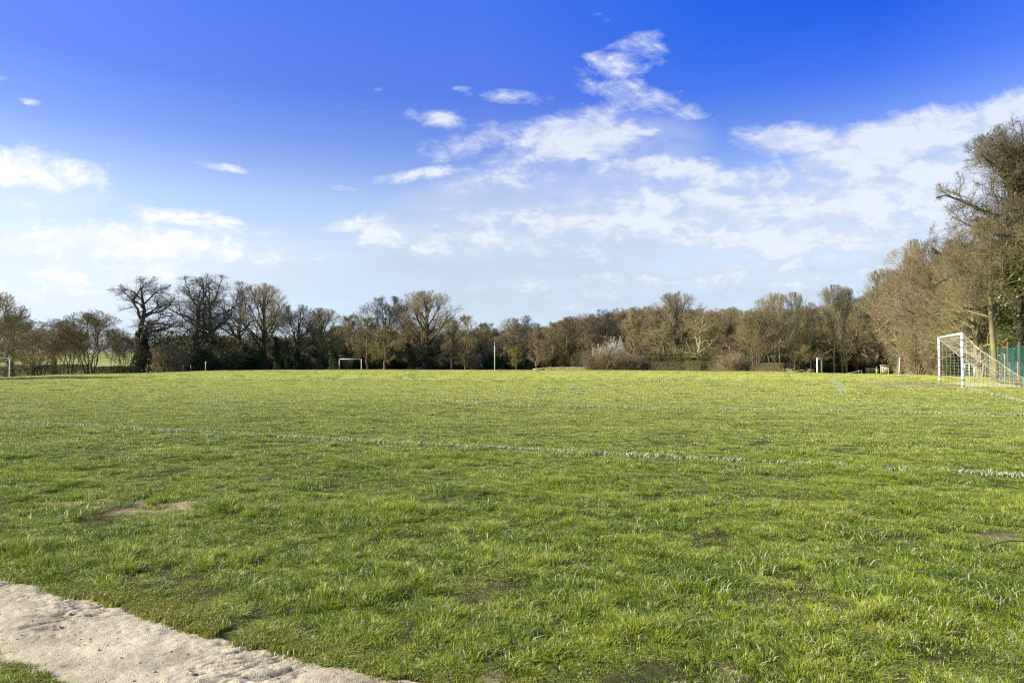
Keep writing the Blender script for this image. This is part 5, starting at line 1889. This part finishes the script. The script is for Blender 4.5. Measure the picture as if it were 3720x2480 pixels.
def crumple(name, p, s, label, seed):
    rg = np.random.RandomState(seed); n = 7
    V = np.zeros((n, n, 3))
    for i in range(n):
        for j in range(n):
            V[i, j] = ((i / (n - 1) - .5) * s * 1.5 + rg.randn() * s * .05, (j / (n - 1) - .5) * s, abs(rg.randn()) * s * .22 + .05)
    idx = np.arange(n * n).reshape(n, n)
    q = np.stack([idx[:-1, :-1], idx[1:, :-1], idx[1:, 1:], idx[:-1, 1:]], 2).reshape(-1, 4)
    mb = MB(); mb.add(V, q); mb.add(V.reshape(-1, 3) + np.array([0, 0, -.004]), q[:, ::-1])
    o = mb.build(name, M['paper']); o.location = p; tag(o, label, 'litter')


x, y = pxd(3303, 1419); crumple('crumpled_paper', (x, y, float(gz(x, y))), .12, 'crumpled white paper on the grass before the goal mouth', 1)
x, y = pxd(1160, 1354.5); crumple('paper_scrap', (x, y, float(gz(x, y))), .14, 'tiny white scrap on the far grass left of the distant goal', 2)
STN = [(268, 2219, .020, 'grey pebble near the upper edge of the path'), (372, 2350, .016, 'pale pebble in the middle of the path'), (592, 2291, .014, 'small grey pebble on the right part of the path'),
       (248, 2469, .018, 'whitish pebble beside the grass corner at the bottom left'), (709, 2431, .016, 'flat pale pebble near the bottom of the path'), (232, 2265, .012, 'whitish flat stone left on the path'),
       (575, 2424, .013, 'pale flat chip on the lower path'), (520, 2394, .012, 'tiny pale pebble low on the path')]
for i, (px, py, s, lab) in enumerate(STN):
    x, y = pxd(px, py)
    blob('pebble', (x, y, float(gz(x, y)) + s * .15), s * .5, M['stone'], lab, 'pebble', 10 + i, (1.2, .9, .55), 'pebbles on the path')
# dry twig in the grass at right
x, y = pxd(3650, 2000)
mb = MB(); mb.tube([(-.22, -.06, .01), (-.12, -.02, .055), (0, 0, .075), (.12, .0, .07), (.26, -.03, .03)], [.002, .003, .0035, .003, .002], 6)
o = mb.build('dry_twig', M['bark_dark'], None, True); o.location = (x, y, float(gz(x, y))); tag(o, 'thin dark arched twig lying in the grass at the right edge', 'twig')


def gravel():
    rs = np.random.RandomState(9)
    protos = []
    import bmesh
    for v in range(3):
        bm = bmesh.new(); bmesh.ops.create_icosphere(bm, subdivisions=2, radius=1.0)
        for q in bm.verts: q.co *= 0.75 + .5 * rs.rand()
        me = bpy.data.meshes.new('grit'); bm.to_mesh(me); bm.free(); me.materials.append(M['stone'] if v else M['earth'])
        protos.append(bpy.data.objects.new('grit', me))
    n = 9000
    s = -6 + 10 * rs.rand(n); t = -2.2 + 2.4 * rs.rand(n)
    x = PA[0] + s * PE[0] + t * PN[0]; y = PA[1] + s * PE[1] + t * PN[1]
    ok = (path_d(x, y) > 0.01) & (y > 1.5); x, y = x[ok], y[ok]; n = len(x)
    sz = 0.0012 + 0.0035 * rs.rand(n) ** 4
    scatter('gravel', np.stack([x, y, gz(x, y) + .001], 1), rs.rand(n) * 6.28, np.stack([sz * 1.3, sz, sz * .7], 1), rs.randint(0, 3, n), protos, 'fine grit scattered on the dry path', 'gravel')
    protos = []
    for v in range(3):
        vv, q = leaves(np.zeros((1, 3)), 0.035, np.random.RandomState(v))
        mm = MB(); vv = vv.copy(); vv[:, 2] = np.abs(vv[:, 2]) * .4 + .02; mm.add(vv, q); me = mm.mesh('leaf'); me.materials.append(M['dead_leaf'] if v else M['dry_stalk'])
        protos.append(bpy.data.objects.new('leaf', me))
    n = 260
    y = 2.6 + 14 * rs.rand(n); x = (rs.rand(n) * 2 - 1) * .8 * y
    ok = path_d(x, y) < -.1; x, y = x[ok], y[ok]; n = len(x)
    scatter('fallen_leaves', np.stack([x, y, gz(x, y) + .02], 1), rs.rand(n) * 6.28, np.stack([0.6 + .6 * rs.rand(n)] * 3, 1), rs.randint(0, 3, n), protos, 'a few dry brown leaves caught in the grass', 'leaves')


gravel()


# ------------------------------------------------------------------ walker and dog
def skin_mesh(name, verts, edges, radii, levels=2):
    me = bpy.data.meshes.new(name + '_bones')
    me.from_pydata([tuple(v) for v in verts], edges, [])
    o = bpy.data.objects.new(name + '_bones', me)
    COL.objects.link(o)
    md = o.modifiers.new('s', 'SKIN')
    md.use_smooth_shade = True
    for i, r in enumerate(radii):
        r = (r, r) if not isinstance(r, tuple) else r
        me.skin_vertices[0].data[i].radius = r
        me.skin_vertices[0].data[i].use_root = (i == 0)
    s = o.modifiers.new('u', 'SUBSURF'); s.levels = levels; s.render_levels = levels
    dg = bpy.context.evaluated_depsgraph_get()
    ev = o.evaluated_get(dg)
    out = bpy.data.meshes.new_from_object(ev)
    out.name = name
    bpy.data.objects.remove(o)
    return out


def person():
    root = empty('person', at(1539, 180), 0.15)
    tag(root, 'person in a bright blue jacket and dark trousers walking away along the wood edge', 'person')
    V = [(0, 0, .93), (0, 0, 1.12), (0, 0.01, 1.36), (0, .02, 1.47), (0, .03, 1.54), (0, .05, 1.62), (0, .05, 1.72)]
    Ed = [(0, 1), (1, 2), (2, 3), (3, 4), (4, 5), (5, 6)]
    R = [(.15, .11), (.14, .10), (.17, .11), (.07, .07), (.052, .055), (.075, .09), (.06, .08)]
    def chain(start, pts, rr):
        p = start
        for q, r in zip(pts, rr):
            V.append(q); Ed.append((p, len(V) - 1)); R.append(r); p = len(V) - 1
        return p
    for s in (-1, 1):
        f = 0.10 * s
        chain(0, [(s * .10, 0, .86), (s * .11, .02 + f, .50), (s * .11, -.03 - f * .6, .10), (s * .115, .10 - f * .6, .05)], [.095, .062, .042, .035])
        h = chain(2, [(s * .18, 0, 1.40), (s * .25, -.02 - f * .5, 1.13), (s * .24, .07 - f * .5, .88), (s * .235, .09 - f * .5, .82)], [.062, .045, .032, .034])
        for k in range(4):
            chain(h, [(s * .235 - .0 + (k - 1.5) * .004, .065 + k * .019 - f * .5, .775), (s * .225, .065 + k * .019 - f * .5, .735 - (.01 if k in (1, 2) else 0))], [.009, .008])
        chain(h, [(s * .215, .125 - f * .5, .80), (s * .21, .135 - f * .5, .765)], [.010, .008])
    body = link('body', skin_mesh('body', V, Ed, R), root, [M['skin']])
    # jacket
    V2 = [(0, 0, .90), (0, 0, 1.12), (0, .01, 1.36), (0, .02, 1.46)]
    E2 = [(0, 1), (1, 2), (2, 3)]; R2 = [(.185, .145), (.175, .135), (.20, .14), (.085, .085)]
    for s in (-1, 1):
        f = 0.10 * s
        b = len(V2)
        V2 += [(s * .19, 0, 1.40), (s * .255, -.02 - f * .5, 1.13), (s * .243, .06 - f * .5, .90)]
        E2 += [(2, b), (b, b + 1), (b + 1, b + 2)]; R2 += [.085, .066, .050]
    link('jacket', skin_mesh('jacket', V2, E2, R2), root, [M['jacket']])
    V3 = [(0, 0, .93)]; E3 = []; R3 = [(.165, .125)]
    for s in (-1, 1):
        f = 0.10 * s
        b = len(V3)
        V3 += [(s * .10, 0, .84), (s * .11, .02 + f, .50), (s * .11, -.03 - f * .6, .12)]
        E3 += [(0, b), (b, b + 1), (b + 1, b + 2)]; R3 += [.112, .085, .068]
    link('trousers', skin_mesh('trousers', V3, E3, R3), root, [M['trousers']])
    hv = [(0, .035, 1.69), (0, .035, 1.735), (0, .0, 1.66)]
    link('hair', skin_mesh('hair', hv, [(0, 1), (0, 2)], [(.09, .10), (.07, .08), (.07, .07)]), root, [M['hair']])
    for s in (-1, 1):
        f = 0.10 * s
        link('shoe', skin_mesh('shoe', [(s * .11, -.05 - f * .6, .045), (s * .115, .13 - f * .6, .035)], [(0, 1)], [(.05, .05), (.045, .035)]), root, [M['shoe']])


def dog():
    root = empty('dog', at(1521, 178), 0.0)
    tag(root, 'grey-brown dog with a tan head sniffing the ground beside the walker', 'dog')
    V = [(0.30, 0, .50), (0.05, 0, .52), (-.22, 0, .53), (-.40, 0, .50), (-.55, 0, .42), (-.68, 0, .34), (-.80, 0, .27)]
    Ed = [(i, i + 1) for i in range(6)]
    R = [(.10, .11), (.10, .115), (.12, .14), (.075, .085), (.065, .075), (.055, .055), (.03, .03)]
    def chain(start, pts, rr):
        p = start
        for q, r in zip(pts, rr):
            V.append(q); Ed.append((p, len(V) - 1)); R.append(r); p = len(V) - 1
    for s in (-1, 1):
        chain(0, [(.32, s * .09, .40), (.26, s * .09, .30), (.40, s * .09, .20), (.37, s * .09, .04), (.33, s * .09, .02)], [.075, .05, .028, .022, .025])
        chain(2, [(-.25, s * .09, .40), (-.22, s * .09, .25), (-.25, s * .09, .13), (-.25, s * .09, .03), (-.29, s * .09, .02)], [.06, .035, .024, .022, .025])
    chain(0, [(.42, 0, .54), (.56, 0, .50), (.68, 0, .52)], [.04, .022, .014])
    me = skin_mesh('body', V, Ed, R)
    b = link('body', me, root, [M['dog_fur'], M['dog_tan']])
    for p in me.polygons:
        if p.center.x < -.44: p.material_index = 1
    for s in (-1, 1):
        link('ear', skin_mesh('ear', [(-.58, s * .06, .47), (-.57, s * .085, .41)], [(0, 1)], [(.03, .015), (.02, .01)]), root, [M['dog_fur']])


person()
dog()
